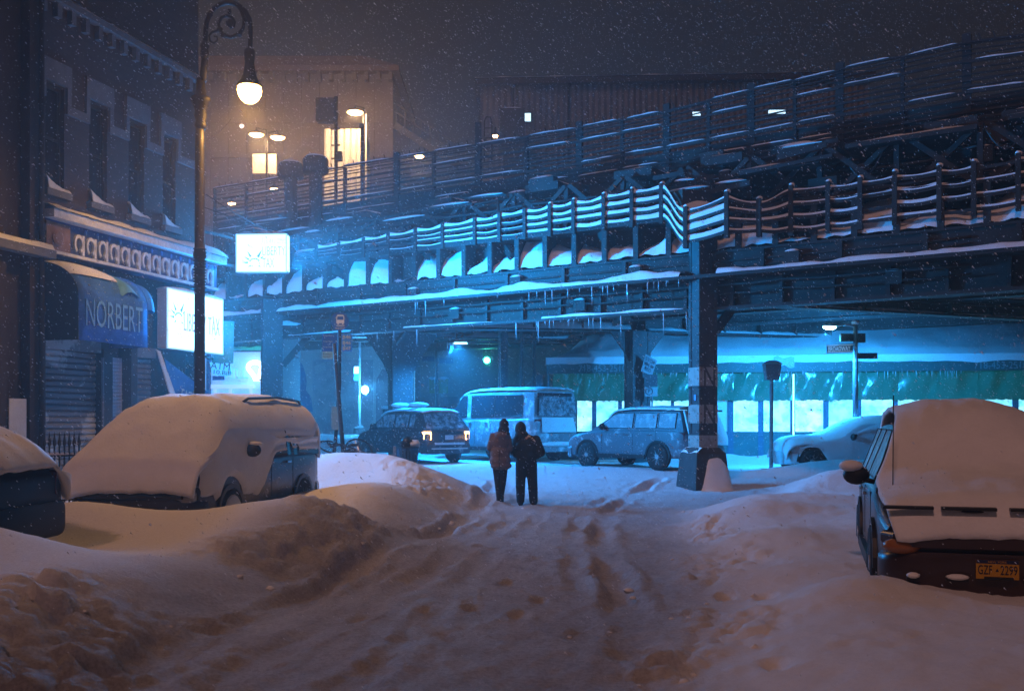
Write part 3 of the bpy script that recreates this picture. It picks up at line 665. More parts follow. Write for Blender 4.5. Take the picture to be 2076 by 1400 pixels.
# lower girder under the ledge
q = MB(); vbox(q, SR, SL, -.24, -.18, 4.45, 5.12); vobj('lower_web', q, STEEL2)
q = MB(); vbox(q, SR, SL, -.42, .05, 4.38, 4.45); vobj('lower_flange', q)
ledge(.5, 4.6, -.17, .06, 4.45, .09); ledge(6.2, 9.4, -.17, .06, 4.45, .06); ledge(11.5, 14.2, -.17, .06, 4.45, .08)
for s in [x*1.2+.5 for x in range(-9, 18)]:
    q = MB(); vbox(q, s-.04, s+.04, -.178, -.08, 4.46, 5.11); st_ = vobj('stiffener', q, STEEL)
    q = MB()
    for k in range(5): q.ball(V(s-.07, -.17, 4.55+k*.12), .02, 6, 4); q.ball(V(s+.07, -.17, 4.55+k*.12), .02, 6, 4)
    vobj('rivet', q, STEEL, st_, kind='stuff')
for z, r_, sg in ((5.0, .035, .03), (4.8, .025, .05), (5.55, .03, .02), (5.42, .02, .06)):
    q = MB(); tt = .02 if z > 5.2 else -.05
    q.tube([V(-6 + i*.8, tt, z - sg*abs(math.sin(i*1.3)) + .02*noise.noise(Vector((i*.9, z, 0)))) for i in range(30)], r_, 6); vobj('conduit', q, STEEL2, smooth=True)
for s, z in ((1.6, 5.3), (5.2, 5.34), (8.8, 5.28), (3.3, 4.6), (7.4, 4.62), (-2.4, 5.32), (-4.6, 4.7)):
    tt = .005 if z > 5.2 else -.175
    q = MB(); vbox(q, s, s+.34, tt, tt+.16, z, z+.28); e = vobj('junction_box', q, STEEL2)
    q = MB(); q.grid(5, 4, lambda u, v: V(s+.34*u, tt+.16*v, z+.281+.06*(1-abs(2*u-1)**3)*(1-abs(2*v-1)**3))); vobj('snow_cover', q, SNOW, e, smooth=True)
for s0, s1, z0, z1 in ((9.5, 11.2, 4.42, 3.9), (2.0, 3.4, 4.40, 4.05)):
    q = MB(); q.beam(V(s0, -.2, z0), V(s1, -1.8, z1+.35), .08, .14); vobj('brace', q, STEEL)
# longitudinal girders further in
for t_ in (-3.4, -6.8, -10.4, -14.5):
    q = MB(); vbox(q, SR-4, SL+4, t_-.03, t_+.03, 5.1, 6.6); vbox(q, SR-4, SL+4, t_-.25, t_+.25, 5.02, 5.098); vobj('girder', q)
    if t_ > -8: ledge(-6, 24, t_+.03, t_+.26, 5.1, .12)
q = MB(); vbox(q, SR-6, SL+6, -16, -.63, 6.62, 6.82); vobj('track_deck', q, STEEL2)
for k in range(40):
    s = SR + k*1.0; q = MB(); vbox(q, s-.1, s+.1, -16, -.7, 6.40, 6.615); vobj('cross_tie', q, STEEL2)
# columns and cross beams
CC = Vector((.94, .34, 0)).normalized(); CP = Vector((.34, -.94, 0)).normalized()
def ibeam(p0, p1, z0, z1, fw=.4, nm='cross_beam', snow=.14, stiff=1.6, par=None, m=STEEL):
    p0, p1 = Vector((p0[0], p0[1], 0)), Vector((p1[0], p1[1], 0)); d = (p1-p0); ln = d.length; d.normalize(); sd_ = Vector((d.y, -d.x, 0))
    q = MB(); q.obox(p0 - sd_*.02 + UP*(z0+.045), d*ln, sd_*.04, UP*(z1-z0-.09)); q.obox(p0 - sd_*fw/2 + UP*z0, d*ln, sd_*fw, UP*.045); q.obox(p0 - sd_*fw/2 + UP*(z1-.045), d*ln, sd_*fw, UP*.045)
    o = vobj(nm, q, m)
    n_ = int(ln/stiff)
    for k in range(1, n_+1):
        c_ = p0 + d*(k*ln/(n_+1)); q = MB(); q.obox(c_ - d*.03 + sd_*.02 + UP*(z0+.05), d*.06, sd_*(fw/2-.03), UP*(z1-z0-.1)); vobj('stiffener', q, m, o)
    if snow:
        def fn(u, v):
            s = ln*u; hh = snow*(.75+.5*noise.noise(Vector((s*.7, p0.x, z0)))+.25*noise.noise(Vector((s*2.7, 3, z0))))
            return p0 + d*s + sd_*(.022+(fw/2-.01)*v) + UP*(z0+.046+max(.015, hh)*max(0, 1-v**3)*(1.3-.6*v))
        q = MB(); q.grid(int(ln/.2)+2, 7, fn); vobj('snow_cover', q, SNOW, o, smooth=True)
    return o
NP, NQ = N0, Vector((14.9, 28.4, 0))
A_ = Vector((X(551, 32), 32, 0)); B_ = Vector((X(1292, 33.6), 33.6, 0)); C_ = Vector((X(812, 36.2), 36.2, 0))
ibeam(NP + CC*.26, NQ, 5.06, 6.35, .55, snow=.34, stiff=1.25)
ibeam(NP + CC*.3 + Vector((.1,.55,0)), NQ + Vector((.1,.55,0)), 4.62, 5.0, .4, snow=.08)
ibeam(A_ + CC*.3, B_ - CC*.3, 4.72, 5.6, .6, snow=.22, stiff=1.8)
ibeam(Vector((X(600,37.5),37.5,0)), Vector((X(1330,40),40,0)), 4.9, 5.9, .5, snow=.2)
ibeam(B_ + CC*.3, Vector((17, 38.4, 0)), 4.72, 5.6, .6, snow=.12)
ibeam(Vector((X(480,40),40,0)), Vector((X(1300,44),44,0)), 5.0, 6.2, .5, snow=.12)
# column N with its concrete fender
PAINT1 = mat('pale painted steel', (.30,.28,.26), .7, col2=(.16,.13,.11), vscale=6, thr=(.5,.72), bump=.2)
PAINT2 = mat('dark painted steel', (.045,.04,.042), .6, var=.35, vscale=5, bump=.25)
def column(c, w_, z1, nm='column', z0=0.0, m=PAINT2, riv=True, frame=(CC, CP)):
    cx, cp = frame; q = MB(); h_ = w_/2
    # box of plates with proud corner angles
    q.obox(c - cx*(h_-.02) - cp*(h_-.02) + UP*z0, cx*(w_-.04), cp*(w_-.04), UP*(z1-z0)); o = vobj(nm, q, m)
    q = MB()
    for sx_ in (-1, 1):
        for sy_ in (-1, 1):
            a_ = c + cx*sx_*h_ + cp*sy_*h_ + UP*z0
            q.obox(a_, -cx*sx_*.10, -cp*sy_*.022, UP*(z1-z0)); q.obox(a_ - cp*sy_*.0221, -cx*sx_*.022, -cp*sy_*.08, UP*(z1-z0))
    vobj('corner_angle', q, m, o)
    if riv:
        q = MB(); z = z0+.2
        while z < z1-.1:
            for k in (-h_+.05, h_-.05):
                q.ball(c + cx*k + cp*(h_+.002) + UP*z, .02, 6, 4); q.ball(c - cx*(h_+.002) + cp*k + UP*z, .02, 6, 4)
            z += .21
        vobj('rivet', q, m, o, kind='stuff')
    return o
cn = column(N0, .5, 6.2)
for k, (z0, z1) in enumerate(((2.55, 3.0), (1.65, 2.1), (.95, 1.36))):
    q = MB(); a_ = N0 - CC*.254 + CP*.254
    q.obox(N0 - CC*.255 + CP*.255 + UP*z0, CC*.51, -CP*.004, UP*(z1-z0)); q.obox(N0 - CC*.255 + CP*.2509 + UP*z0, CC*.004, -CP*.505, UP*(z1-z0)); vobj('paint_band', q, PAINT1, cn)
    if k < 2:
        vobj('lettering', text_mb('N', N0 + CP*.2555 + CC*.03 + UP*(z0-.02), CC, UP, width=.3, height=(z1-z0)+.03, depth=.006), PAINT2, cn)
q = MB(); a_ = N0 - CC*.257; q.obox(a_ + CP*.02 + UP*2.2, -CC*.004, CP*.1, UP*.14); vobj('sticker', q, mat('blue sticker', (.1,.3,.65), .5), cn)
q = MB(); b0, b1, b2 = .47, .40, .27
def sq(h_, z): return [N0 + CC*x_*h_ + CP*y_*h_ + UP*z for x_, y_ in ((-1,-1),(1,-1),(1,1),(-1,1))]
q.rings([sq(b0*.98, -.1), sq(b0, .15), sq(b1, .92), sq(b2+.02, 1.06)]); fb = vobj('base', q, mat('fender concrete', (.05,.048,.05), .8, var=.4, bump=.4, bscale=12), cn)
q = MB(); dc = N0 + CC*.13 + CP*.12
rr_ = []
for z, k, sh in ((-.15, .86, 0.04), (.02, .66, .02), (.12, .58, 0), (.35, .52, .0), (.65, .46, .0), (.9, .40, .0), (1.05, .31, .02), (1.2, .20, .03), (1.32, .09, .04), (1.36, .02, .05)):
    rr_.append([dc + CC*(sh + k*(1+.14*noise.noise(Vector((math.cos(a)*1.4, math.sin(a)*1.4, z*1.3+4))))*(abs(math.cos(a))**.7*(1 if math.cos(a) > 0 else -1))*.86) + CP*(k*(abs(math.sin(a))**.7*(1 if math.sin(a) > 0 else -1))*.84) + UP*(z*.80 + .09*noise.noise(Vector((math.cos(a)*1.6, math.sin(a)*1.6, z*2)))) for a in [2*math.pi*n_/28 for n_ in range(28)]])
q.rings(rr_); sd_o = vobj('snow_drift', q, SNOW, smooth=True)
q = MB(); q.grid(8, 4, lambda u, v: N0 - CC*(.25+.145*v) + CP*(-.38+.76*u) + UP*(.94+.12*(1-v)+.015*math.sin(u*9))); vobj('snow_cover', q, SNOW, cn, smooth=True)
# knee brace on N
q = MB(); q.beam(N0 + CC*.3 + CP*.1 + UP*3.9, N0 + CC*1.25 + CP*.1 + UP*5.05, .1, .22); vobj('knee_brace', q, STEEL)
def flare(c, w_, z0, z1, ext, m=PAINT2):
    for sg in (-1, 1):
        q = MB(); h_ = w_/2
        q.prism([c + CC*sg*h_ - CP*.06 + UP*z0, c + CC*sg*(h_+ext*.25) - CP*.06 + UP*(z0+.35*(z1-z0)), c + CC*sg*(h_+ext) - CP*.06 + UP*z1, c + CC*sg*h_ - CP*.06 + UP*z1], CP*.12); vobj('gusset', q, m)
ca_ = column(A_, .62, 5.6, frame=(CC, CP)); cb_ = column(B_, .66, 4.72); flare(B_, .66, 3.7, 4.715, .7)
q = MB(); q.beam(A_ + CC*.35 + UP*3.5, A_ + CC*1.35 + UP*4.7, .12, .2); vobj('knee_brace', q)
cc_ = column(C_, .75, 5.6); flare(C_, .75, 3.2, 4.9, 1.0)
q = MB()
c2 = Vector((X(1020, 38), 38, 0)); column(c2, .28, 5.6, riv=False)
# lattice column
lt = Vector((X(1070, 37), 37, 0)); q = MB()
for sg in (-1, 1): q.obox(lt + Vector((sg*.24-.06, -.1, 0)), (.12,0,0), (0,.2,0), (0,0,5.2))
lo_ = vobj('lattice_column', q, STEEL2)
q = MB(); z = .4
while z < 5: q.beam(lt + Vector((-.22,-.11,z)), lt + Vector((.22,-.11,z+.35)), .012, .06, up=(0,1,0)); q.beam(lt + Vector((.22,-.12,z)), lt + Vector((-.22,-.12,z+.35)), .012, .06, up=(0,1,0)); z += .36
vobj('lacing', q, SNOWSTEEL, lo_)
c3 = Vector((X(845, 41), 41, 0)); column(c3, .2, 5.6, riv=False)
for px_, D_ in ((470, 42), (1180, 44)): column(Vector((X(px_, D_), D_, 0)), .5, 5.6, riv=False)
# icicles
for k in range(58):
    s = random.choice([random.uniform(.4, 6.2), random.uniform(.4, 5.0), random.uniform(-1, 12)]); 
    ln_ = random.choice([.08, .12, .18, .22, .3, .5])*random.uniform(.6, 1.1); r_ = .009+.018*ln_
    t_ = .43 if random.random() < .7 else .05; z0 = 5.13 if t_ > .2 else 4.39
    if abs(s) < .4: continue
    q = MB(); q.lathe(V(s, t_-.02, z0), [(r_, 0), (r_*.75, -ln_*.35), (r_*.35, -ln_*.8), (.002, -ln_)], 6); vobj('icicle', q, ICE, smooth=True)
# equipment, conduits and sagging cables between the two decks
for k in range(46):
    s = random.uniform(-10, 19); t_ = random.uniform(-3.1, -.9); z = random.uniform(6.9, 8.2); w_, h_, d_ = random.uniform(.25, .9), random.uniform(.2, .5), random.uniform(.2, .5)
    q = MB(); vbox(q, s, s+w_, t_-d_, t_, z, z+h_); e = vobj('equipment_box', q, STEEL2 if k % 2 else STEEL)
    if k % 2 == 0:
        q = MB(); q.grid(6, 4, lambda u, v: V(s+w_*u, t_-d_+d_*v, z+h_+.07*(1-abs(2*u-1)**4)*(1-abs(2*v-1)**4)+.002)); vobj('snow_cover', q, SNOW, e, smooth=True)
for k in range(16):
    t_ = random.uniform(-3.1, -.8); z = random.uniform(6.9, 8.3); s0 = random.uniform(-12, 12)
    q = MB(); q.tube([V(s0 + i*1.2, t_, z - .08*math.sin(i*1.1)**2) for i in range(9)], random.choice([.03, .05, .08]), 7); vobj('conduit', q, STEEL, smooth=True)
for s, t_, z in ((2.0, -.5, 7.6), (7.2, -.5, 7.5), (4.6, -.6, 7.4), (-4, -1, 7.9), (-7, -1, 8.1), (11, -.6, 7.5)):
    q = MB(); q.tube([V(s + .9*u, t_, z - .55*math.sin(math.pi*u)) for u in [i/10 for i in range(11)]], .025, 6); vobj('cable', q, BLACK, smooth=True)
q = MB(); q.tube([V(s_at(1010,-.3), -.3, 7.9), V(s_at(1012,-.3), -.3, 6.95), V(s_at(1019,-.3), -.3, 6.7), V(s_at(1026,-.3), -.3, 6.9), V(s_at(1025,-.3), -.3, 7.4)], .035, 7); vobj('cable_loop', q, STEEL, smooth=True)
# bracing between the decks
for k in range(24):
    s = SR + 1.75*k; q = MB()
    q.beam(V(s, -1.0, 6.85), V(s+1.6, -1.0, 8.2), .07, .12); vobj('brace', q, STEEL)
    q = MB(); q.beam(V(s+1.6, -1.06, 6.85), V(s, -1.06, 8.2), .07, .12); vobj('brace', q, STEEL2)
    q = MB(); vbox(q, s-.06, s+.06, -1.2, -1.08, 6.83, 8.24); vobj('hanger', q, STEEL)
for k in range(26):
    s = random.uniform(-11, 18); z = random.uniform(6.95, 8.3); ln_ = random.uniform(.6, 2.4); t_ = random.uniform(-.9, -.3)
    q = MB(); q.beam(V(s, t_, z), V(s+ln_, t_, z + random.uniform(-.15, .15)), random.uniform(.04, .12), random.uniform(.04, .16)); e = vobj('cross_pipe', q, STEEL)
    if k % 3: 
        q = MB(); q.grid(6, 3, lambda u, v: V(s+ln_*(.1+.8*u), t_-.05+.1*v, z+.09+.05*(1-abs(2*v-1)**3)*(1-abs(2*u-1)**4))); vobj('snow_cover', q, SNOW, e, smooth=True)
# upper deck on posts with outriggers
UT = -3.33
q = MB(); vbox(q, SR-8, SL+12, -34, UT+.25, 8.25, 8.5); vobj('upper_deck', q, STEEL2)
q = MB(); vbox(q, SR-8, SL+12, UT-.3, UT-.22, 6.82, 8.25); vobj('upper_web', q, STEEL)
for k in range(20):
    s = SR + k*2.1; q = MB(); vbox(q, s-.12, s+.12, UT-.2, UT+.05, 6.83, 8.24); vobj('upper_post', q)
posts_px = [436, 500, 585, 700, 805, 880, 970, 1068, 1175, 1262, 1352, 1437, 1523, 1612, 1703, 1830, 1960, 2110, 2290, 2480]
big = {585, 805, 970, 1175, 1352, 1523, 1703, 1960, 2110, 2290, 2480}
def usnow(s0, s1, t0, t1, z, h_=.12): 
    q = MB(); q.grid(8, 6, lambda u, v: V(s0+(s1-s0)*u, t0+(t1-t0)*v, z + h_*(1-abs(2*u-1)**4)*(1-abs(2*v-1)**4)*(1+.4*noise.noise(Vector((u*4+s0, v*4, z)))))); return q
for px_ in posts_px:
    if px_ not in big: continue
    s = s_at(px_, UT)
    q = MB(); vbox(q, s-.55, s+.55, UT+.26, -1.15, 8.2, 8.42); o = vobj('outrigger', q)
    vobj('snow_cover', usnow(s-.55, s+.55, UT+.28, -1.15, 8.422), SNOW, o, smooth=True)
for pa, ya, pb, yb in ((965,418,1040,520), (1165,375,1230,490), (820,445,868,520), (700,512,752,575), (560,470,700,560)):
    sa, za = VZ(pa, ya, -2.0); sb_, zb = VZ(pb, yb, -.1)
    q = MB(); q.beam(V(sa, -2.0, za), V(sb_, -.1, zb), .16, .22); vobj('raking_strut', q, STEEL)
for s0, s1, z in ((-6, -3.2, 8.0), (-9.5, -6.6, 8.1), (-2.6, -.6, 7.75)):
    q = MB(); vbox(q, s0, s1, -2.6, -.7, z, z+.1); o = vobj('catwalk', q); vobj('snow_cover', usnow(s0, s1, -2.6, -.7, z+.101, .16), SNOW, o, smooth=True)
# snow-capped cabinet over column N
q = MB(); q.obox(N0 - CC*.45 - CP*.75 + UP*6.75, CC*1.15, CP*.55, UP*.6); o = vobj('cabinet', q, STEEL2)
q = MB(); q.grid(14, 12, lambda u, v: N0 - CC*.62 + CC*1.6*u - CP*(.95-1.0*v) + UP*(6.85+.30*max(0, math.sin(math.pi*u))**.7*max(0, 1-abs(2*v-1.0)**2.4) - .35*(v > .85) + .05*noise.noise(Vector((u*4, v*4, 8))))); vobj('snow_cover', q, SNOW, o, smooth=True)
# ---------------------------------------------------------------- walkway fence
wf = thing('walkway_fence', 'four-rail steel walkway fence loaded with snow along the lower edge of the tracks', 'fence', V(0, 0, 6.7))
def yt(px): return 381 + .178*(1343-px)
def yb(px): return 445 + .116*(1343-px)
nodes = [(px, yt(px), yb(px), .0) for px in (505, 550, 597, 645, 690, 740, 790, 845, 900, 965, 1015, 1066, 1117, 1165, 1226, 1283, 1343)]
nodes += [(1392,428,494,.55),(1475,398,472,.75),(1540,412,470,.5),(1605,385,468,.05),(1680,378,462,0),(1745,370,455,0),(1815,358,446,0),(1905,346,436,0),(1975,338,428,0),(2065,322,416,0),(2165,303,402,0),(2290,280,386,0),(2420,256,369,0)]
pn = []
for px_, y1, y0, t_ in nodes:
    s, z1 = VZ(px_, y1, t_); _, z0 = VZ(px_, y0, t_); pn.append((s, t_, z0, z1))
for s, t_, z0, z1 in pn:
    q = MB(); vbox(q, s-.05, s+.05, t_-.03, t_+.10, z0-.12, z1+.10); o = obj('post', q, STEEL, wf, world=True)
    if s > 4.6: continue
    q = MB(); q.ball(V(s, t_, z1+.11), (.075,.075,.06), 8, 5, .1); obj('snow_cap', q, SNOW, o, world=True, smooth=True)
sn_ = MB()
for i in range(len(pn)-1):
    (s0, t0, a0, b0_), (s1, t1, a1, b1_) = pn[i], pn[i+1]
    full = random.uniform(.22, .5) if nodes[i][0] > 1392 else random.uniform(.7, 1.0) if nodes[i][0] > 1040 else random.uniform(.2, .8)
    for k in range(4):
        f = .04 + k*.30; bare = (nodes[i][0] < 960 and random.random() < .3) or (nodes[i][0] > 1600 and random.random() < .12)
        p0 = V(s0, t0+.02, a0+(b0_-a0)*f); p1 = V(s1, t1+.02, a1+(b1_-a1)*f); sag = random.uniform(0, .05)
        curve = []
        steps = 8
        for j in range(steps+1):
            u = j/steps; e = u*u*(3-2*u) if abs(p1.z-p0.z) > .25 else u
            p = p0.lerp(p1, u); p.z = p0.z + (p1.z-p0.z)*e - sag*math.sin(math.pi*u); curve.append(p)
        rk = random.uniform(.6, 1.0); q = MB()
        q.rings([[p + NN*.0 + UP*-.035, p + NN*.03 + UP*-.035, p + NN*.03 + UP*.035, p + UP*.035] for p in curve])
        obj('rail', q, STEEL, wf, world=True)
        hgt = .30*((b0_-a0)+(b1_-a1))/2 - .072
        def top(u): return .035 + hgt*full*rk*(.86+.14*abs(2*u-1)**2)*(1+.15*noise.noise(Vector((u*3+i*2, k*1.7, 4)))) if k < 3 else .035+(.12 if nodes[i][0] < 1392 else .06)*(.5+.5*abs(2*u-1)**1.5)
        if bare: continue
        sn_.rings([[p - NN*.035 + UP*.036, p + NN*.035 + UP*.036, p + NN*.025 + UP*(.036+(top(j/steps)-.036)*.8), p + NN*0 + UP*max(.04, top(j/steps)), p - NN*.035 + UP*.05] for j, p in enumerate(curve)])
obj('rail_snow', sn_, SNOW, wf, world=True, kind='stuff')
# ---------------------------------------------------------------- platform fence on the upper deck
pf = thing('platform_fence', 'tall dark multi-rail fence with snow streaks along the upper platform', 'fence', V(9, UT, 8.5))
def ytop(px): return 295 - .166*(px-970) if px < 970 else interp([(970,295),(1175,262),(1352,227),(1523,186),(1703,145),(1960,88),(2600,-50)], px)
ZUT = []
for px_ in posts_px:
    s, z1 = VZ(px_, ytop(px_), UT); ZUT.append((s, z1))
for (s, z1), px_ in zip(ZUT, posts_px):
    w_ = .10 if px_ in big else .045
    q = MB(); vbox(q, s-w_, s+w_, UT-.05, UT+.06, 8.5, z1+(.22 if px_ in big else .0)); o = obj('post', q, STEEL if px_ > 650 else STEEL2, pf, world=True)
    if px_ in big:
        q = MB(); q.ball(V(s, UT, 8.62), (.3,.25,.14), 8, 5, .15); obj('snow_cap', q, SNOW, o, world=True, smooth=True)
for i in range(len(ZUT)-1):
    (s0, z0), (s1, z1) = ZUT[i], ZUT[i+1]
    q = MB(); vbox(q, s0+.1, s1-.1, UT-.02, UT+.01, 8.52, 8.5+(z0-8.5)*.42); obj('kick_panel', q, STEEL2, pf, world=True)
FR = [1.0, .93, .80, .72, .60, .47, .40, .27, .14, .87, .66, .535, .335, .205, .97]
sn2 = MB()
for i in range(len(ZUT)-1):
    (s0, z0), (s1, z1) = ZUT[i], ZUT[i+1]
    for k, f in enumerate(FR):
        h_ = (.05, .03, .07, .03, .06, .09, .03, .06, .04, .025, .03, .045, .03, .03, .02)[k]
        p0, p1 = V(s0, UT+.07, 8.5+(z0-8.5)*f), V(s1, UT+.07, 8.5+(z1-8.5)*f); dz = random.uniform(-.03, .03)
        q = MB(); q.beam(p0 + UP*dz, p1 + UP*dz*.3, .05, h_); obj('rail', q, STEEL, pf, world=True)
        if k in (0, 2, 5, 7) and random.random() < (.85 if k in (0, 5) else .6):
            a_, b_ = random.uniform(0, .15), random.uniform(.8, 1.0); st = 9; rr = []
            for j in range(st+1):
                u = a_ + (b_-a_)*j/st; p = p0.lerp(p1, u) + UP*(dz*(1-.7*u) + h_/2 + .002); hh = .042*(1-abs(2*j/st-1)**8)*(.7+.6*noise.noise(Vector((u*4+i, k, 2))))+.006
                rr.append([p - NN*.04, p + NN*.05, p + NN*.035 + UP*hh*.8, p + UP*hh, p - NN*.035 + UP*hh*.6])
            sn2.rings(rr)
        if k == 0:
            for j in range(1, 5):
                p = p0.lerp(p1, j/5) + UP*(dz+.02); q = MB(); q.beam(p, p + UP*.16 + U*.05, .02, .03); obj('hook', q, STEEL, pf, world=True)
obj('rail_snow', sn2, SNOW, pf, world=True, kind='stuff')
# drums, poles and boxes on the platform edge
for px_, y0, y1 in ((590, 332, 362), (640, 320, 352)):
    s, zt = VZ(px_, y0, UT+.4); _, zb = VZ(px_, y1, UT+.4); c_ = V(s, UT+.4, 0)
    o = thing('signal_drum', 'round dark drum on a post at the platform edge, ' + ('left and lower of two' if px_ == 590 else 'right and higher of two'), 'drum', c_ + UP*6.8, group='drums at the platform edge')
    q = MB(); q.lathe(c_, [(.42, zb), (.46, zb+.06), (.46, zt-.1), (.40, zt), (.0, zt+.02)], 18); obj('drum', q, STEEL2, o, world=True, smooth=True)
    q = MB(); q.lathe(c_, [(.24, 6.82), (.24, zb)], 12); obj('post', q, STEEL, o, world=True)
    q = MB(); q.ball(c_ + UP*(zt+.01), (.38,.38,.10), 12, 6, .08); obj('snow_cap', q, SNOW, o, world=True, smooth=True)
# ------------------------------------------------------------------ buildings behind the tracks
CORR = mat('corrugated metal', (.13,.12,.115), .6, .1, var=.3, vscale=1.2, bump=.15)
WARM = (1.0, .60, .30)
DS = 45.0
sh = thing('train_shed', 'long dark corrugated metal shed above the tracks against the night sky', 'building', (6, DS, 8.4))
x0, x1, zt = X(974, DS), X(1760, DS), Z(176, DS)
q = MB(); q.obox((x0+.05, DS+.06, 8.5), (x1-x0-.1, 0, 0), (0, 9, 0), (0, 0, zt-8.5)); obj('wall', q, CORR, sh, world=True)
n_ = 22
for k in range(n_):
    a_ = x0 + (x1-x0)*k/n_; wd = (x1-x0)/n_; q = MB(); pr = []
    m_ = 6
    for i in range(m_+1):
        xx = a_ + wd*i/m_; dy = .0 if i % 2 else -.06; pr += [(xx, dy)]
    q.grid(m_, 1, lambda u, v: Vector((pr[round(u*m_)][0], DS+pr[round(u*m_)][1], 8.5+(zt-8.5+(k+u)*.012)*v)))
    obj('panel', q, CORR, sh, world=True)
q = MB(); q.obox((x0-.25, DS-.3, zt+.02), (x1-x0+.5, 0, .3), (0, 9.5, 0), (0, 0, .28)); obj('roof', q, STEEL2, sh, world=True)
q = MB(); q.grid(60, 4, lambda u, v: Vector((x0-.25+(x1-x0+.5)*u, DS-.34+1.2*v, zt+.30+.3*u+.14*(1-abs(2*v-1)**3)*(.8+.6*noise.noise(Vector((u*22, v, 4))))))); obj('snow_cover', q, SNOW, sh, world=True, smooth=True)
for px_ in (1040, 1152):
    q = MB(); q.tube([P(px_, 330, DS-.12), P(px_, 172, DS-.12)], .05); q.ball(P(px_, 172, DS-.12), .14, 8, 6); obj('vent_pipe', q, STEEL, sh, world=True)
LITW = mat('cold lit window', (.7,.8,.9), .4, emit=(.5,.8,1.0), estr=2.2)
for px_, py_, w_, h_ in ((1070,238,12,16),(1412,231,16,7),(1575,227,34,7)):
    q = MB(); c_ = P(px_, py_, DS-.16); q.box(c_, (w_/F*DS, .04, h_/F*DS)); o = obj('window', q, LITW, sh, world=True)
    q = MB(); q.box(c_ + Vector((0, .05, 0)), (w_/F*DS+.14, .04, h_/F*DS+.14)); obj('frame', q, STEEL, o, world=True)
q = MB(); q.obox(P(1014, 300, 43), (X(1064,43)-X(1014,43), 0, 0), (0, 1.2, 0), (0, 0, Z(219,43)-Z(300,43))); r = thing('vent_housing', 'dark boxy vent housing standing before the corrugated shed', 'housing', P(1040, 330, 43)); obj('cabinet', q, STEEL2, r, world=True)
q = MB(); q.grid(6, 4, lambda u, v: P(1014+50*u, 219, 43) + Vector((0, 1.2*v, .14*(1-abs(2*u-1)**4)*(1-abs(2*v-1)**4)))); obj('snow_cover', q, SNOW, r, world=True, smooth=True)
q = MB(); q.obox(P(1020, 420, 43.2), (.9,0,0), (0,.8,0), (0,0,Z(300,43)-Z(420,43.2))); obj('leg', q, STEEL2, r, world=True)
# station house, lit orange
DH = 52.0
STUC = mat('station cladding', (.20,.16,.135), .8, var=.2, vscale=.8, bump=.2, bscale=6)
ho = thing('station_house', 'tall station house lit orange by platform lamps, with a hipped roof end', 'building', P(600, 700, DH))
xa, xb = X(300, DH), X(797, DH); ze = Z(150, DH)
q = MB(); q.obox((xa, DH, 2.0), (xb-xa, 0, 0), (0, 9, 0), (0, 0, ze-2)); obj('wall', q, STUC, ho, world=True)
zr = Z(108, DH)
q = MB(); q.rings([[Vector((xa-.4, DH-.5, ze)), Vector((xb+.35, DH-.5, ze)), Vector((xb+.35, DH+9, ze)), Vector((xa-.4, DH+9, ze))], [Vector((xa-.4, DH-.5, ze+.28)), Vector((xb+.35, DH-.5, ze+.28)), Vector((xb+.35, DH+9, ze+.28)), Vector((xa-.4, DH+9, ze+.28))], [Vector((xa, DH+.4, zr)), Vector((X(735,DH), DH+.4, zr)), Vector((X(735,DH), DH+8, zr)), Vector((xa, DH+8, zr))]]); obj('roof', q, mat('roof felt', (.16,.11,.085), .8, var=.3), ho, world=True)
for py_ in (250, 320, 400):
    q = MB(); q.obox((xa, DH-.09, Z(py_, DH)), (xb-xa, 0, 0), (0, .085, 0), (0, 0, .16)); obj('band_course', q, STUC, ho, world=True)
for k in range(14):
    q = MB(); xx = xb - .15 - k*.95; q.obox((xx-.12, DH-.07, 6), (.24,0,0), (0,.065,0), (0,0,ze-6.05)); obj('pilaster', q, STUC, ho, world=True)
for px_, py_, h_ in ((505,135,5), (560,120,6), (640,108,10), (700,105,8), (690,112,0)):
    if h_: 
        q = MB(); q.beam(P(px_, py_, DH+1), P(px_+22, py_-12, DH+1), .05, .05); obj('wire_stay', q, STEEL, ho, world=True)
# lit stair shelter of white corrugated sheet
D6 = 46.5
ls = thing('stair_shelter', 'bright cream corrugated sheet shelter on the platform under a lamp', 'shelter', P(697, 420, D6))
SHEET = mat('cream sheet metal', (.62,.6,.56), .5, var=.08)
xq0, xq1 = X(657, D6), X(737, D6)
q = MB(); q.obox((xq0+.02, D6+.05, 8.6), (xq1-xq0-.04, 0, 0), (0, 2.2, 0), (0, 0, Z(263,D6)-8.6)); obj('wall', q, SHEET, ls, world=True)
for k in range(6):
    a_, b_ = xq0 + (xq1-xq0)*k/6, xq0 + (xq1-xq0)*(k+1)/6
    q = MB(); q.prism([(a_+.01, D6, 8.6), (a_+.09, D6-.07, 8.6), (b_-.09, D6-.07, 8.6), (b_-.01, D6, 8.6), (b_-.01, D6+.04, 8.6), (a_+.01, D6+.04, 8.6)], (0, 0, Z(262,D6)-8.6)); obj('panel', q, SHEET, ls, world=True)
q = MB(); q.obox((xq1+.02, D6-.1, 8.6), (.14,0,0), (0,.14,0), (0,0,Z(232,D6)-8.6)); obj('post', q, SHEET, ls, world=True)
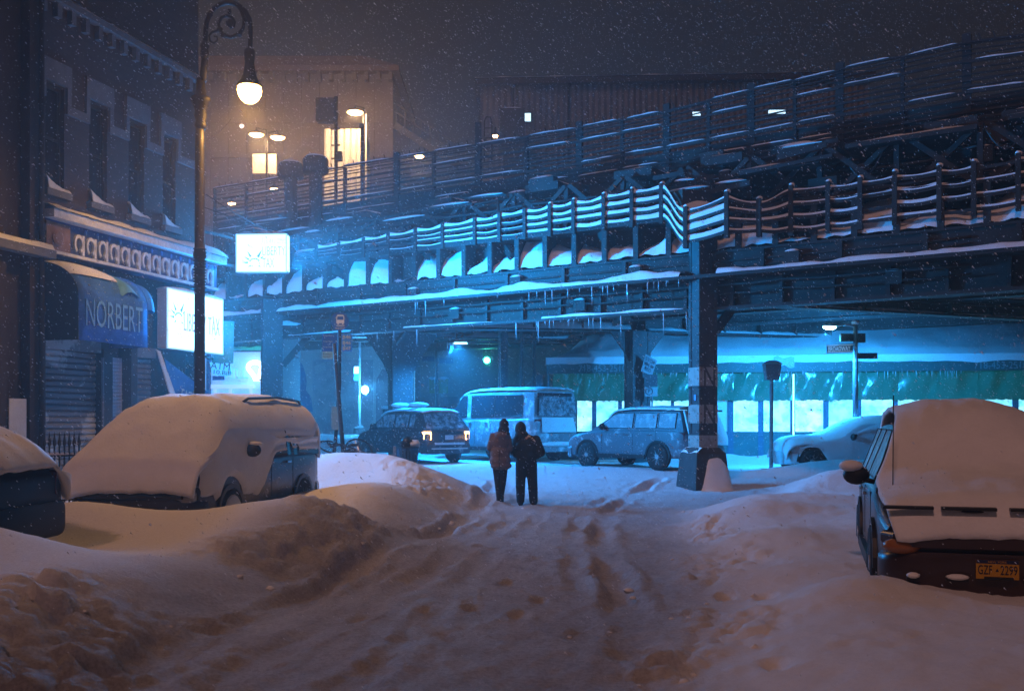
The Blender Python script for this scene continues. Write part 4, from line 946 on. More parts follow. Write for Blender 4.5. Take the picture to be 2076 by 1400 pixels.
# hanging box and pole in front of it
pb_ = thing('platform_pole', 'thin dark platform pole with a large square box hung beside its top', 'pole', P(681, 520, 40))
q = MB(); q.tube([P(681, 430, 40), P(681, 196, 40)], .07, 8); obj('shaft', q, STEEL, pb_, world=True)
q = MB(); q.obox(P(640, 244, 40), (X(679,40)-X(640,40),0,0), (0,.5,0), (0,0,Z(198,40)-Z(244,40))); obj('box', q, STEEL2, pb_, world=True)
for py_ in (262, 295, 322):
    q = MB(); q.beam(P(672, py_, 39.95), P(690, py_-1, 39.95), .06, .06); obj('bracket', q, STEEL, pb_, world=True)
q = MB(); q.obox(P(681, 324, 39.8), (.22,0,0), (0,.3,0), (0,0,.35)); obj('junction_box', q, STEEL, pb_, world=True)
p2 = thing('fence_pole', 'dark pole beside the cream shelter rising from the platform fence', 'pole', P(735, 520, 40))
q = MB(); q.tube([P(734, 430, 40), P(734, 258, 40)], .07, 8); q.box(P(734, 256, 40), (.2,.2,.14)); obj('shaft', q, STEEL, p2, world=True)
p3 = thing('fence_mast', 'thick dark mast with a ladder hoop rising from the platform fence left of the shed', 'mast', P(971, 560, 32.4))
q = MB(); q.obox(P(963, 420, 32.4), (.2,0,0), (0,.2,0), (0,0,Z(248,32.4)-Z(420,32.4))); obj('shaft', q, STEEL, p3, world=True)
q = MB(); q.tube([P(982, 330, 32.3), P(982, 245, 32.3), P(986, 237, 32.3), P(994, 238, 32.3), P(997, 248, 32.3), P(997, 330, 32.3)], .025, 6)
for py_ in (260, 280, 300, 320): q.tube([P(982, py_, 32.3), P(997, py_, 32.3)], .018, 5)
obj('ladder', q, STEEL, p3, world=True)
# platform lamps
LG = mat('warm lamp', (.9,.8,.6), .3, emit=(1.0,.55,.2), estr=26)
def plat_lamp(px, py, D, pw, label, size=.33, post=None):
    c_ = P(px, py, D); r = thing('platform_lamp', label, 'lamp', c_, group=None)
    q = MB(); q.lathe(c_, [(.03,.32),(.05,.2),(size*.4,.14),(size,.03),(size,.0),(size*.9,-.002)], 16); obj('shade', q, STEEL2, r, world=True, smooth=True)
    q = MB(); q.lathe(c_, [(size*.88,-.004),(size*.7,-.06),(size*.3,-.09),(.0,-.095)], 14); obj('bulb', q, LG, r, world=True, smooth=True)
    lamp('lamp_light', c_ + Vector((0,0,-.3)), pw, WARM, .15, r)
    if post:
        q = MB(); xx = X(post, D); q.tube([(xx, c_.y, 8.5), (xx, c_.y, c_.z+.2)], .05, 7); q.tube([(xx, c_.y, c_.z+.2), (c_.x, c_.y, c_.z+.3)], .03, 6); obj('post', q, STEEL, r, world=True)
    return r
plat_lamp(720, 228, 45.3, 520, 'warm lamp hanging above the bright cream corrugated shelter', .42, 738)
plat_lamp(520, 273, 44, 300, 'left warm lamp of the twin lamp post on the platform', .36, 541)
plat_lamp(563, 279, 44, 400, 'right warm lamp of the twin lamp post on the platform', .36, 541)
plat_lamp(850, 316, 40, 200, 'small orange lamp glowing just above the platform fence', .22)
plat_lamp(1004, 275, 38, 14, 'tiny orange lamp beside the dark vent housing', .12)
plat_lamp(556, 383, 41, 30, 'small warm lamp behind the platform fence, below the twin lamps', .18)
plat_lamp(470, 412, 41.5, 30, 'small warm lamp low behind the platform fence, left of the drums', .18)
q = MB(); q.ball(P(490, 256, 48), .09, 8, 6); tag(obj('bulkhead_lamp', q, mat('white lamp', (.9,.9,.9), .3, emit=(1,.8,.7), estr=6)), 'tiny bare white lamp on the orange-lit station wall', 'lamp')
# board with rivets under the twin lamps
bb = thing('platform_board', 'pale dotted board behind the platform fence under the twin lamps', 'board', P(536, 380, 45))
q = MB(); q.obox(P(512, 352, 45), (X(560,45)-X(512,45),0,0), (0,.08,0), (0,0,Z(312,45)-Z(352,45))); obj('panel', q, mat('pale board', (.45,.40,.34), .7, var=.2), bb, world=True)
q = MB(); q.beam(P(514, 430, 45.1), P(514, 312, 45.1), .08, .08, up=(0,1,0)); obj('post', q, STEEL, bb, world=True)
# enclosed stair running down at the right of the station house
stt = thing('platform_stair', 'steep dark stair with handrails descending right from the station house', 'stair', P(860, 420, 47))
for off in (0, -28, -46):
    q = MB(); q.beam(P(800, 254+off, 47), P(932, 338+off*.9, 47), .08, .3 if off == 0 else .05); obj('handrail' if off else 'stringer', q, STEEL, stt, world=True)
for k in range(8):
    px_ = 804+k*17; py_ = 257+k*10.8; q = MB(); q.beam(P(px_, py_, 47), P(px_, py_-44, 47), .05, .05, up=(0,1,0)); obj('baluster', q, STEEL, stt, world=True)
# ------------------------------------------------------------------ street level behind the tracks
DM = 47.0
mw = thing('mural_wall', 'low pale wall painted with a woman in a dark hood', 'wall', P(680, 870, DM))
q = MB(); q.obox((X(440,DM), DM, 0), (X(802,DM)-X(440,DM),0,0), (0,3,0), (0,0,Z(700,DM))); obj('wall', q, mat('pale plaster', (.42,.41,.43), .8, var=.15, vscale=.8), mw, world=True)
HOOD = mat('blue mural paint', (.03,.13,.30), .7, var=.2, vscale=1)
def mpoly(pts, m, nm, dy): 
    q = MB(); q.prism([P(a_, b_, DM-dy)for a_, b_ in pts], (0, .004, 0)); obj(nm, q, m, mw, world=True)
q = MB(); q.obox((X(634,DM), DM-.03, .6), (X(757,DM)-X(634,DM),0,0), (0,.028,0), (0,0,Z(729,DM)-.6)); obj('painted_panel', q, mat('mottled mural paint', (.24,.25,.31), .8, col2=(.40,.39,.44), vscale=1.8, thr=(.4,.62)), mw, world=True)
mpoly([(569,727),(604,727),(614,740),(620,760),(622,775),(620,790),(631,805),(634,830),(634,860),(616,860),(610,835),(569,827)], HOOD, 'painted_hood', .006)
mpoly([(569,733),(582,731),(592,740),(594,760),(592,780),(583,796),(569,790)], mat('pale mural paint', (.40,.40,.42), .8, var=.1), 'painted_face', .012)
mpoly([(569,748),(576,746),(578,750),(569,752)], HOOD, 'painted_brow', .018); mpoly([(586,750),(593,748),(593,752),(586,753)], HOOD, 'painted_brow', .018)
mpoly([(584,762),(592,761),(592,764),(585,765)], HOOD, 'painted_mouth', .018)
mpoly([(637,742),(658,734),(661,748),(640,757)], mat('pale stencil', (.42,.42,.44), .8), 'painted_block', .036)
obj('lettering', text_mb('COUNTY', P(650, 750, DM-.045), Vector((1,0,.38)), Vector((-.38,0,1)), width=.44, height=.2), mat('mottled mural paint', (0,0,0)), mw, world=True)
mpoly([(762,860),(762,770),(775,748),(790,752),(796,780),(796,860)], mat('mauve mural paint', (.20,.15,.21), .8, var=.2), 'painted_shape', .006)
for a_ in ((642,786,655,797),(690,798,697,820),(700,838,712,852)):
    q = MB(); q.beam(P(a_[0],a_[1],DM-.04), P(a_[2],a_[3],DM-.04), .03, .07, up=(0,1,0)); obj('painted_stroke', q, mat('pale stencil', (0,0,0)), mw, world=True)
# dim facade behind
DB = 52.0
bf = thing('rear_building', 'dim brown low building far behind the van and the columns', 'building', P(960, 870, DB))
SID = mat('brown siding', (.20,.165,.15), .8, var=.2, vscale=.6)
q = MB(); q.obox((X(800,DB), DB, 0), (24,0,0), (0,4,0), (0,0,7)); obj('wall', q, SID, bf, world=True)
for k in range(17):
    q = MB(); q.obox((X(800,DB), DB-.05, .6+k*.38), (24,0,0), (0,.048,.0), (0,-.02,.33)); obj('siding_board', q, SID, bf, world=True)
q = MB(); q.obox((X(893,DB), DB-.12, 0), (X(928,DB)-X(893,DB),0,0), (0,.06,0), (0,0,3.0)); obj('door', q, mat('dark door', (.03,.04,.06), .6), bf, world=True)
# corner store lit white and blue
DC = 34.5
cs = thing('corner_store', 'small corner store with a glowing pale window under the tracks', 'shop', P(470, 880, DC))
xc0, xc1 = X(392, DC), X(560, DC)
q = MB(); q.obox((xc0, DC, Z(712,DC)), (xc1-xc0,0,0), (0,4,0), (0,0,5.2-Z(712,DC))); obj('wall', q, mat('store wall', (.08,.09,.11), .8, var=.2), cs, world=True)
q = MB(); q.obox((xc1-.12, DC+.02, .1), (.12,0,0), (0,3.9,0), (0,0,Z(712,DC)-.12)); obj('side_wall', q, mat('store wall', (0,0,0)), cs, world=True)
q = MB(); q.obox((xc0, DC+.25, .2), (xc1-xc0-.14,0,0), (0,3.5,0), (0,0,Z(712,DC)-.2)); obj('interior', q, mat('lit shop interior', (.6,.7,.8), .6, emit=(.22,.48,.92), estr=.55, var=.15, vscale=.9), cs, world=True)
for px_ in (404, 419, 529):
    q = MB(); q.obox((X(px_,DC), DC-.04, .2), (.11,0,0), (0,.2,0), (0,0,Z(712,DC)-.2)); obj('mullion', q, mat('store frame', (.05,.1,.2), .5), cs, world=True)
q = MB(); q.obox((X(420,DC), DC+.1, Z(787,DC)), (X(513,DC)-X(420,DC),0,0), (0,.06,0), (0,0,.14)); obj('shelf', q, mat('lit shelf', (.7,.75,.85), .6, emit=(.5,.65,1.0), estr=.7), cs, world=True)
for px_ in (431, 462, 504):
    q = MB(); q.obox((X(px_,DC), DC+.1, .3), (.09,0,0), (0,.06,0), (0,0,Z(788,DC)-.3)); obj('shelf_post', q, mat('lit shelf', (0,0,0)), cs, world=True)
q = MB(); q.grid(30, 4, lambda u, v: Vector((xc0+(xc1-xc0)*u, DC-.35+.4*v, Z(714,DC)+.05+.16*(1-abs(2*v-1)**3)*(.8+.5*noise.noise(Vector((u*9, v, 3))))))); obj('snow_cover', q, SNOW, cs, world=True, smooth=True)
NE = mat('neon tube', (.4,.7,.9), .4, emit=(.03,.34,.85), estr=1.1); NEP = mat('neon fill', (.4,.7,.9), .4, emit=(.22,.62,1.0), estr=1.0)
grl = thing('grill_sign', 'blue outlined neon grill lettering in the corner store window', 'sign', P(475, 770, DC-.1))
q = text_mb('GRILL', P(470, 767, DC-.08), (1,0,0), UP, width=1.15, height=.36, depth=.03); obj('lettering', q, NE, grl, world=True)
q = text_mb('GRILL', P(470, 765.5, DC-.112), (1,0,0), UP, width=1.12, height=.28, depth=.02); obj('letter_fill', q, NEP, grl, world=True)
atm = thing('cash_sign', 'tilted pale cash machine sign with dark blue letters in the store window', 'sign', P(446, 760, DC-.2))
q = MB(); q.prism([P(425,734,DC-.2), P(466,738,DC-.2), P(471,757,DC-.2), P(456,764,DC-.2), P(430,757,DC-.2)], (0,.04,0)); obj('panel', q, mat('lit cyan board', (.4,.7,.8), .5, emit=(.08,.45,.85), estr=.8), atm, world=True)
tx_ = Vector((1,0,-.10)).normalized(); tu_ = Vector((.1,0,1)).normalized()
obj('lettering', text_mb('ATM', P(446, 748.5, DC-.215), tx_, tu_, width=.66, height=.24), mat('navy lettering', (.01,.03,.12), .6), atm, world=True)
obj('lettering', text_mb('10.Bill', P(450, 759, DC-.215), tx_, tu_, width=.58, height=.14), mat('navy lettering', (0,0,0)), atm, world=True)
q = MB(); q.box(P(443, 766, DC-.2), (.4,.05,.14)); obj('lower_panel', q, mat('navy panel', (.02,.07,.25), .6), atm, world=True)
nb_ = thing('bulb_sign', 'bright white bulb-shaped neon sign at the right of the store window', 'sign', P(518, 770, DC-.1))
q = MB(); pts = [P(517+14*math.cos(R(a_)), 744-10*math.sin(R(a_)), DC-.1) for a_ in range(-30, 215, 15)] + [P(515,762,DC-.1), P(516,768,DC-.1), P(527,768,DC-.1)]; pts = [P(527,766,DC-.1)] + pts
q.tube(pts, .075, 7); obj('tube', q, mat('white neon', (.8,.9,1), .4, emit=(.5,.8,1.0), estr=7), nb_, world=True, smooth=True)
q = MB(); q.prism([P(430,648,26.5), P(474,652,26.5), P(472,736,26.5), P(429,735,26.5)], (0,.05,0)); r = thing('green_poster', 'faded green poster board hanging right of the glaring wall sign', 'poster', P(451, 740, 26.5)); obj('panel', q, mat('green poster', (.13,.30,.24), .6, col2=(.32,.36,.22), vscale=3, thr=(.45,.6)), r, world=True)
q = MB(); q.prism([P(443+10*math.cos(R(30*i)), 664-9*math.sin(R(30*i)), 26.49) for i in range(12)], (0,-.01,0)); obj('print', q, mat('blue print', (.03,.15,.3), .6), r, world=True)
q = MB(); q.beam(Vector((L(24,-.05,0).x, 24, Z(660,26.5))), P(431, 660, 26.55), .05, .05); q.beam(Vector((L(24,-.05,0).x, 24, Z(728,26.5))), P(431, 728, 26.55), .05, .05); obj('bracket', q, STEEL, r, world=True)
# ------------------------------------------------------------------ market shed with plastic sheets
MKL = Vector((X(1113, 36.2), 36.2, 0)); MKR = Vector((X(2330, 33.2), 33.2, 0)); MD = (MKR-MKL); ML = MD.length; MD.normalize(); MN = Vector((MD.y, -MD.x, 0))
def mk(s, o, z): return MKL + MD*s + MN*o + UP*z
def ms(px): 
    k = (px-1038)/F; return (MKL.x - k*MKL.y)/(-MD.x + k*MD.y)
def mz(px, py): return Z(py, mk(ms(px),0,0).y)
GREEN = bpy.data.materials.new('green plastic sheet'); GREEN.use_nodes = True; b = GREEN.node_tree.nodes['Principled BSDF']
b.inputs['Base Color'].default_value = (.012,.15,.11,1); b.inputs['Roughness'].default_value = .22; b.inputs['Specular IOR Level'].default_value = .7
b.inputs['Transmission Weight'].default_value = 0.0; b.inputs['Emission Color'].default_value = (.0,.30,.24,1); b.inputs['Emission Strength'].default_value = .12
mkt = thing('market_shed', 'long green market shed wrapped in crinkled plastic with a row of glowing panes', 'shop', mk(6, 0, 0))
ZW0, ZW1, ZV0, ZV1 = 1.34, 2.46, 3.42, 3.80
q = MB(); q.obox(mk(0,-.04,0), MD*ML, -MN*.1, UP*ZW0); obj('base_panel', q, mat('green board', (.03,.16,.17), .6, var=.2), mkt, world=True)
q = MB(); q.obox(mk(0,-5,0), MD*ML, -MN*.1, UP*4.5); obj('back_wall', q, mat('green board', (0,0,0)), mkt, world=True)
q = MB(); q.obox(mk(0,-.2,0), -MD*.08, -MN*4.7, UP*3.4); obj('end_wall', q, mat('green board', (0,0,0)), mkt, world=True)
pane_px = [(1122,1161),(1170,1200),(1209,1253),(1261,1305),(1314,1360),(1367,1410),(1418,1475),(1487,1537),(1548,1602),(1612,1669),(1680,1729),(1746,1810),(1820,1887),(1900,1966),(1981,2053),(2065,2130),(2140,2205),(2215,2280)]
rnd = random.Random(5)
for i, (a_, b_) in enumerate(pane_px):
    sa, sb2 = ms(a_), ms(b_); e = rnd.uniform(.75, 1.25) if a_ not in (1418,) else .35
    m = mat('lit pane %d' % (i % 4), (.75,.85,.9), .4, emit=((.30,.82,1.0), (.36,.82,1.0), (.26,.78,1.0), (.32,.86,.98))[i % 4], estr=(1.9, 2.3, 1.7, 2.0)[i % 4], evar=2.6)
    if a_ == 1418: m = mat('dull lit pane', (.4,.6,.7), .4, emit=(.08,.5,.7), estr=.45)
    q = MB(); q.obox(mk(sa,-.06,ZW0), MD*(sb2-sa), -MN*.02, UP*(ZW1-ZW0)); obj('window_pane', q, m, mkt, world=True)
    nx_ = pane_px[i+1][0] if i+1 < len(pane_px) else b_+10
    q = MB(); q.obox(mk(sb2,.0,0), MD*(ms(nx_)-sb2), -MN*.12, UP*ZV0); obj('post', q, mat('post paint', (.03,.14,.22), .5, var=.3), mkt, world=True)
    # crinkled sheet above the pane
    s1_ = ms(nx_); ph = i*3.7
    def cr(u, v, sa=sa, s1_=s1_, ph=ph):
        s = sa + (s1_-sa)*u; k = .10*noise.noise(Vector((s*2.6 + v*1.1, v*1.3, ph*.1)))+.06*abs(noise.noise(Vector((s*7+v*2, v*2.2, 3))))+.05*math.sin(s*5.5+v*2)
        return mk(s, .06 + k*(.3+.7*math.sin(math.pi*min(1, v*1.1))) + .05, ZV0 + .1 - (ZV0+.1-ZW1+.0)*v - (.10*abs(noise.noise(Vector((s*4.3, 0, 8))))+.05*abs(noise.noise(Vector((s*13, 0, 8)))))*v**4)
    q = MB(); q.grid(18, 16, cr); obj('plastic_sheet', q, GREEN, mkt, world=True, smooth=True)
q = MB(); q.obox(mk(-.05,.30,ZV0), MD*(ML+.05), MN*.03, UP*(ZV1-ZV0)); obj('valance', q, mat('green valance', (.012,.11,.11), .5, var=.15), mkt, world=True)
q = MB(); q.obox(mk(-.05,.295,ZV0), -MN*.3+MD*0, MD*.03, UP*(ZV1-ZV0)); obj('valance_end', q, mat('green valance', (0,0,0)), mkt, world=True)
for px_, wd in ((1222, 1.35), (2022, 1.35)):
    obj('lettering', text_mb('718-453-2510', mk(ms(px_), .332, ZV0+.06), MD, UP, width=wd*1.25, height=.24), mat('faded lettering', (.16,.34,.36), .6), mkt, world=True)
def rf(u, v):
    s = -.08 + (ML+.1)*u; hip = min(1, (s+.08)/1.9); zz_ = ZV1 + .06 + (1.9*v**.9)*min(1, hip*1.0 + .0) ; o = .36 - 4.6*v
    if v < .06: zz_ -= .05
    return mk(s, o, zz_ + .16*(1 if v > .02 else .2) + .10*noise.noise(Vector((s*.6, v*3, 5))) + .05*noise.noise(Vector((s*1.8, v*6, 2))))
q = MB(); q.grid(120, 14, rf); obj('snow_roof', q, SNOW, mkt, world=True, smooth=True)
q = MB(); q.grid(40, 1, lambda u, v: mk(-.08+(ML+.1)*u, .36, ZV1-.0 - (.06+.10*noise.noise(Vector((u*60,3,1))))*(1-v) + .2*v)); obj('snow_edge', q, SNOW, mkt, world=True, smooth=True)
q = MB(); q.grid(10, 6, lambda u, v: mk(ms(1566)+.7*u, .40, ZV1-.22+.34*v+.1*noise.noise(Vector((u*3,v*3,9)))*1.0)); obj('torn_sheet', q, mat('pale sheet', (.22,.27,.31), .4), mkt, world=True, smooth=True)
q = MB(); q.tube([mk(ms(1607), .2, 1.2), mk(ms(1607), .2, 3.35)], .03, 6); obj('light_strip', q, mat('cold tube', (.8,.9,1), .4, emit=(.4,.8,1), estr=2.2), mkt, world=True)
for k in range(60):
    s_ = rnd.uniform(.2, ML-6); l_ = rnd.choice([.08, .12, .2, .28]); q = MB(); q.lathe(mk(s_, .345, ZV0+.0), [(.016, 0), (.011, -l_*.4), (.002, -l_)], 5); obj('icicle', q, ICE, mkt, world=True, smooth=True)
for k in range(26):
    q = MB(); q.obox((xb-.2-k*.62, DH-.42, ze-.45), (.2,0,0), (0,.41,0), (0,0,.42)); obj('cornice_bracket', q, STUC, ho, world=True)
# light inside the shed falls on the snow through the panes
# ------------------------------------------------------------------ street furniture
GALV = mat('galvanised steel', (.22,.23,.25), .5, .4, col2=(.6,.6,.63), vscale=5, thr=(.55,.68))
COLD = (.02, .35, 1.0)
# street light with the street name
DL = 29.0
sl = thing('street_light', 'street light with a glowing cold head over the market shed, on a slim pole', 'street lamp', (X(1733, DL), DL, .3))
px0 = X(1734, DL)
q = MB(); q.tube([(px0, DL, .2), (px0, DL, Z(654, DL))], [.09, .065], 10); q.tube([(px0, DL, .2), (px0, DL, .7)], .13, 10); obj('pole', q, GALV, sl, world=True, smooth=True)
q = MB(); q.tube([(px0, DL, Z(662,DL)), P(1712, 657, DL), P(1697, 659, DL)], .035, 8); obj('arm', q, GALV, sl, world=True)
q = MB(); q.ball(P(1684, 659, DL), (.25,.14,.07), 12, 8); obj('head', q, GALV, sl, world=True, smooth=True)
q = MB(); q.ball(P(1682, 663, DL), (.20,.12,.075), 12, 8); obj('lens', q, mat('cold lamp', (.8,.9,1), .3, emit=(.2,.75,1.0), estr=70), sl, world=True, smooth=True)
lamp('lamp_light', P(1682, 676, DL), 5200, COLD, .12, sl, spot=152, direction=(0,.8,-.6))
q = MB(); q.ball((px0, DL, Z(653,DL)), (.12,.12,.08), 10, 6); obj('snow_cap', q, SNOW, sl, world=True, smooth=True)
q = MB(); q.box((px0+.16, DL-.02, Z(685,DL)), (.2,.16,.26)); q.box((px0-.26, DL, Z(684,DL)), (.36,.12,.22)); obj('control_box', q, STEEL2, sl, world=True)
sg = thing('street_sign', 'street name plate with white letters and border on the street light pole', 'sign', P(1702, 706, DL))
q = MB(); q.obox(P(1676, 716, DL-.08), (X(1729,DL)-X(1676,DL),0,.03), (0,.02,0), (0,0,Z(698,DL)-Z(716,DL))); obj('plate', q, mat('sign green', (.02,.16,.22), .5), sg, world=True)
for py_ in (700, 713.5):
    q = MB(); q.obox(P(1676, py_+1, DL-.086), (X(1729,DL)-X(1676,DL),0,.03), (0,.005,0), (0,0,.018)); obj('border', q, mat('white with lamplight glow', (.8,.8,.8), .4, emit=(.5,.8,1), estr=.4), sg, world=True)  # faint emission stands in for street light falling on border and letters
obj('lettering', text_mb('BROADWAY', P(1701.5, 711.3, DL-.086), Vector((1,0,.04)), UP, width=.64, height=.135, depth=.004), mat('white with lamplight glow', (0,0,0)), sg, world=True)
q = MB(); q.box(P(1757, 721, DL), (.62,.03,.17)); tag(obj('street_plate', q, mat('dark sign', (.02,.06,.1), .5)), 'dark back of a street name plate right of the street light pole', 'sign')
# pay box on a post
DX = 28.0
bx_ = thing('post_box', 'grey box with a snow cap on a pale post before the shed', 'call box', (X(1561,DX), DX, .4))
q = MB(); q.tube([(X(1563,DX), DX, .2), (X(1564,DX), DX, Z(770,DX))], .055, 8); obj('post', q, GALV, bx_, world=True)
q = MB(); q.rings([[Vector((X(1565,DX)+sx_*w_, DX+sy_*w_*.8, z)) for sx_, sy_ in ((-1,-1),(1,-1),(1,1),(-1,1))] for w_, z in ((.17, Z(770,DX)), (.23, Z(738,DX)))]); obj('box', q, mat('grey box paint', (.2,.2,.22), .6, var=.2), bx_, world=True)
q = MB(); q.grid(8, 6, lambda u, v: Vector((X(1565,DX)-.27+.54*u, DX-.22+.44*v, Z(738,DX)+.11*(1-abs(2*u-1)**3)*(1-abs(2*v-1)**3)))); obj('snow_cap', q, SNOW, bx_, world=True, smooth=True)
# parking signs on column B
ps = thing('stop_sign_plate', 'tilted white stop here plate with dark letters on the middle column', 'sign', P(1318, 735, 33.0))
D_ = 33.0; tl = [(1309,717),(1332,731),(1322,761),(1299,752)]
q = MB(); q.prism([P(a_, b_, D_) for a_, b_ in tl], (0,.015,0)); obj('plate', q, mat('grey white plate', (.30,.31,.33), .5, var=.1), ps, world=True)
tx = (P(1332,731,D_)-P(1309,717,D_)).normalized(); tu = (P(1309,717,D_)-P(1299,752,D_)).normalized()
for s_, f, wd in (('STOP', .70, .36), ('HERE ON', .45, .34), ('RED', .2, .24)):
    c_ = P(1299,752,D_).lerp(P(1309,717,D_), f) + tx*.22 + Vector((0,-.006,0)); obj('lettering', text_mb(s_, c_, tx, tu, width=wd, height=.11, depth=.004), DARKPAINT, ps, world=True)
for sg_, px_ in ((0, 0),):
    q = MB(); q.tube([P(1322, 860, 33.03), P(1322, 745, 33.03)], .03, 6); obj('post', q, GALV, ps, world=True)
pp = thing('parking_plate', 'stacked dark and pale parking plates below the tilted stop plate', 'sign', P(1322, 790, 32.98))
q = MB(); q.box(P(1320, 771, 32.98), (.42,.02,.40)); obj('plate', q, mat('dull dark plate', (.07,.07,.08), .6), pp, world=True)
q = MB(); q.box(P(1320, 794, 32.98), (.42,.02,.30)); obj('plate', q, mat('grey white plate', (0,0,0)), pp, world=True)
q = MB()
for i in range(16): q.prism([P(1316,793,32.965) + Vector((math.cos(R(a_))*r_, 0, math.sin(R(a_))*r_)) for a_, r_ in ((22.5*i,.10),(22.5*i,.125),(22.5*i+22.5,.125),(22.5*i+22.5,.10))], (0,-.004,0))
obj('ring', q, DARKPAINT, pp, world=True)
obj('lettering', text_mb('P', P(1316, 796, 32.965), (1,0,0), UP, height=.12, depth=.004), DARKPAINT, pp, world=True)
# bus stop: leaning pole, disc, route panels
DBs = 22.0
def BP(px, py, d=0.0): return P(px, py, DBs+d)
bs = thing('bus_stop', 'bus stop post with a round bus emblem and two blue route panels', 'bus stop', (X(690,DBs), DBs, ground_h(X(690,DBs), DBs)))
BLUE = mat('bus blue', (.008,.10,.48), .45, var=.15); BLUE2 = mat('lit bus blue', (.02,.24,.8), .45)
q = MB(); q.tube([BP(676, 930), BP(681, 880), BP(688, 780), BP(689, 640)], .04, 8); obj('post', q, STEEL, bs, world=True)
q = MB(); q.lathe(BP(689, 651, -.06), [(.20, 0), (.20, .02)], 28, 'Y'); obj('disc', q, mat('deep bus blue', (.006,.08,.38), .5), bs, world=True)
WHT = mat('bus white', (.55,.6,.66), .5)
def pl(pts, m, nm, dd=-.066): q = MB(); q.prism([BP(a_, b_, dd) for a_, b_ in pts][::-1], (0,-.004,0)); obj(nm, q, m, bs, world=True)
pl([(682,642),(684,638),(696,638),(698,642),(698,655),(682,655)], WHT, 'emblem_bus'); pl([(684,641),(696,641),(696.5,648),(683.5,648)], mat('deep bus blue', (0,0,0)), 'emblem_window', -.071)
for a_ in (684, 693.5): pl([(a_,655),(a_+3,655),(a_+3,657.5),(a_,657.5)], WHT, 'emblem_wheel')
pl([(682,659),(698,659),(698,660.5),(682,660.5)], WHT, 'emblem_line')
obj('lettering', text_mb('BUS STOP', BP(689.5, 667.5, -.066), (1,0,0), UP, width=.2, height=.045, depth=.003), WHT, bs, world=True)
q = MB(); q.obox(BP(653, 712, -.05), BP(684,712,-.05)-BP(653,712,-.05), (0,.02,0), (0,0,Z(677,DBs)-Z(712,DBs))); obj('route_panel', q, BLUE, bs, world=True)
q = MB(); q.obox(BP(692, 712, -.05), BP(714,712,-.05)-BP(692,712,-.05), (0,.02,0), (0,0,Z(677,DBs)-Z(712,DBs))); obj('route_panel', q, BLUE2, bs, world=True)
q = MB(); q.obox(BP(653, 727, -.05), BP(676,727,-.05)-BP(653,727,-.05), (0,.02,0), (0,0,Z(713,DBs)-Z(727,DBs))); obj('route_panel', q, mat('pale cyan plate', (.2,.45,.55), .5), bs, world=True)
for k, s_ in enumerate(('B46', 'B46', 'B47')):
    obj('lettering', text_mb(s_, BP(703, 686.5+k*11.5, -.06), (1,0,0), UP, width=.17, height=.075, depth=.003), WHT, bs, world=True)
for k, s_ in enumerate(('Kings Plaza', 'Kings Plaza', 'Kings Plaza')):
    obj('lettering', text_mb(s_, BP(665, 682+k*11.5, -.06), (1,0,0), UP, width=.2, height=.032, depth=.003), WHT, bs, world=True)
for k in range(2): obj('lettering', text_mb(('Broadway &', 'Myrtle Av')[k], BP(663.5, 719+k*5.5, -.06), (1,0,0), UP, width=.19, height=.035, depth=.003), DARKPAINT, bs, world=True)
q = MB(); q.obox(BP(672, 871, -.09), BP(687,871,-.09)-BP(672,871,-.09), (0,.12,0), (0,0,Z(824,DBs)-Z(871,DBs))); obj('timetable_case', q, mat('timetable case', (.16,.30,.36), .4, var=.2), bs, world=True)
ln = thing('leaning_post', 'bent dark steel post leaning across the bus stop post', 'post', (X(695,DBs), DBs-.2, ground_h(X(695,DBs), DBs-.2)))
q = MB(); q.tube([BP(697, 925, -.2), BP(691, 860, -.2), BP(686, 800, -.2), BP(681, 740, -.2), BP(677, 696, -.2)], [.05,.048,.045,.045,.04], 8, sx=1); obj('shaft', q, mat('dark post', (.03,.028,.028), .6, var=.3), ln, world=True, smooth=True)
# toppled bicycle half buried at the foot of the post
bk = thing('bicycle', 'fallen bicycle half buried in snow at the foot of the bus stop', 'bicycle', BP(700, 915, -.1))
def wheel(c_, r_, ax):
    ax = Vector(ax).normalized(); e1 = ax.orthogonal().normalized(); e2 = ax.cross(e1)
    q = MB(); q.tube([c_ + (e1*math.cos(R(a_))+e2*math.sin(R(a_)))*r_ for a_ in range(0, 361, 15)], .02, 6, cap=False); w_ = obj('wheel', q, RUBBER, bk, world=True, smooth=True)
    q = MB()
    for a_ in range(0, 360, 20): q.tube([c_ + ax*.03, c_ + (e1*math.cos(R(a_))+e2*math.sin(R(a_)))*r_], .005, 4)
    obj('spoke', q, CHROME, w_, world=True, kind='stuff')
gz = ground_h(X(700,DBs), DBs-.3)
wheel(BP(672, 906, -.35), .28, (.3,-.35,.9)); wheel(BP(727, 914, -.45), .30, (.35,-.75,.5))
q = MB()
for a_, b_ in (((672,906),(690,900)),((690,900),(714,908)),((690,900),(700,915)),((700,915),(714,908)),((700,915),(727,914)),((714,908),(727,914)),((672,906),(668,897))): q.tube([BP(*a_, -.42), BP(*b_, -.42)], .022, 6)
obj('frame', q, BLACK, bk, world=True)
q = MB(); q.tube([BP(662,893,-.4), BP(666,901,-.4), BP(676,899,-.4), BP(682,893,-.4)], .018, 6); obj('handlebar', q, BLACK, bk, world=True)
q = MB(); q.ball(BP(716, 902, -.4), (.12,.06,.04), 8, 5); obj('saddle', q, BLACK, bk, world=True)
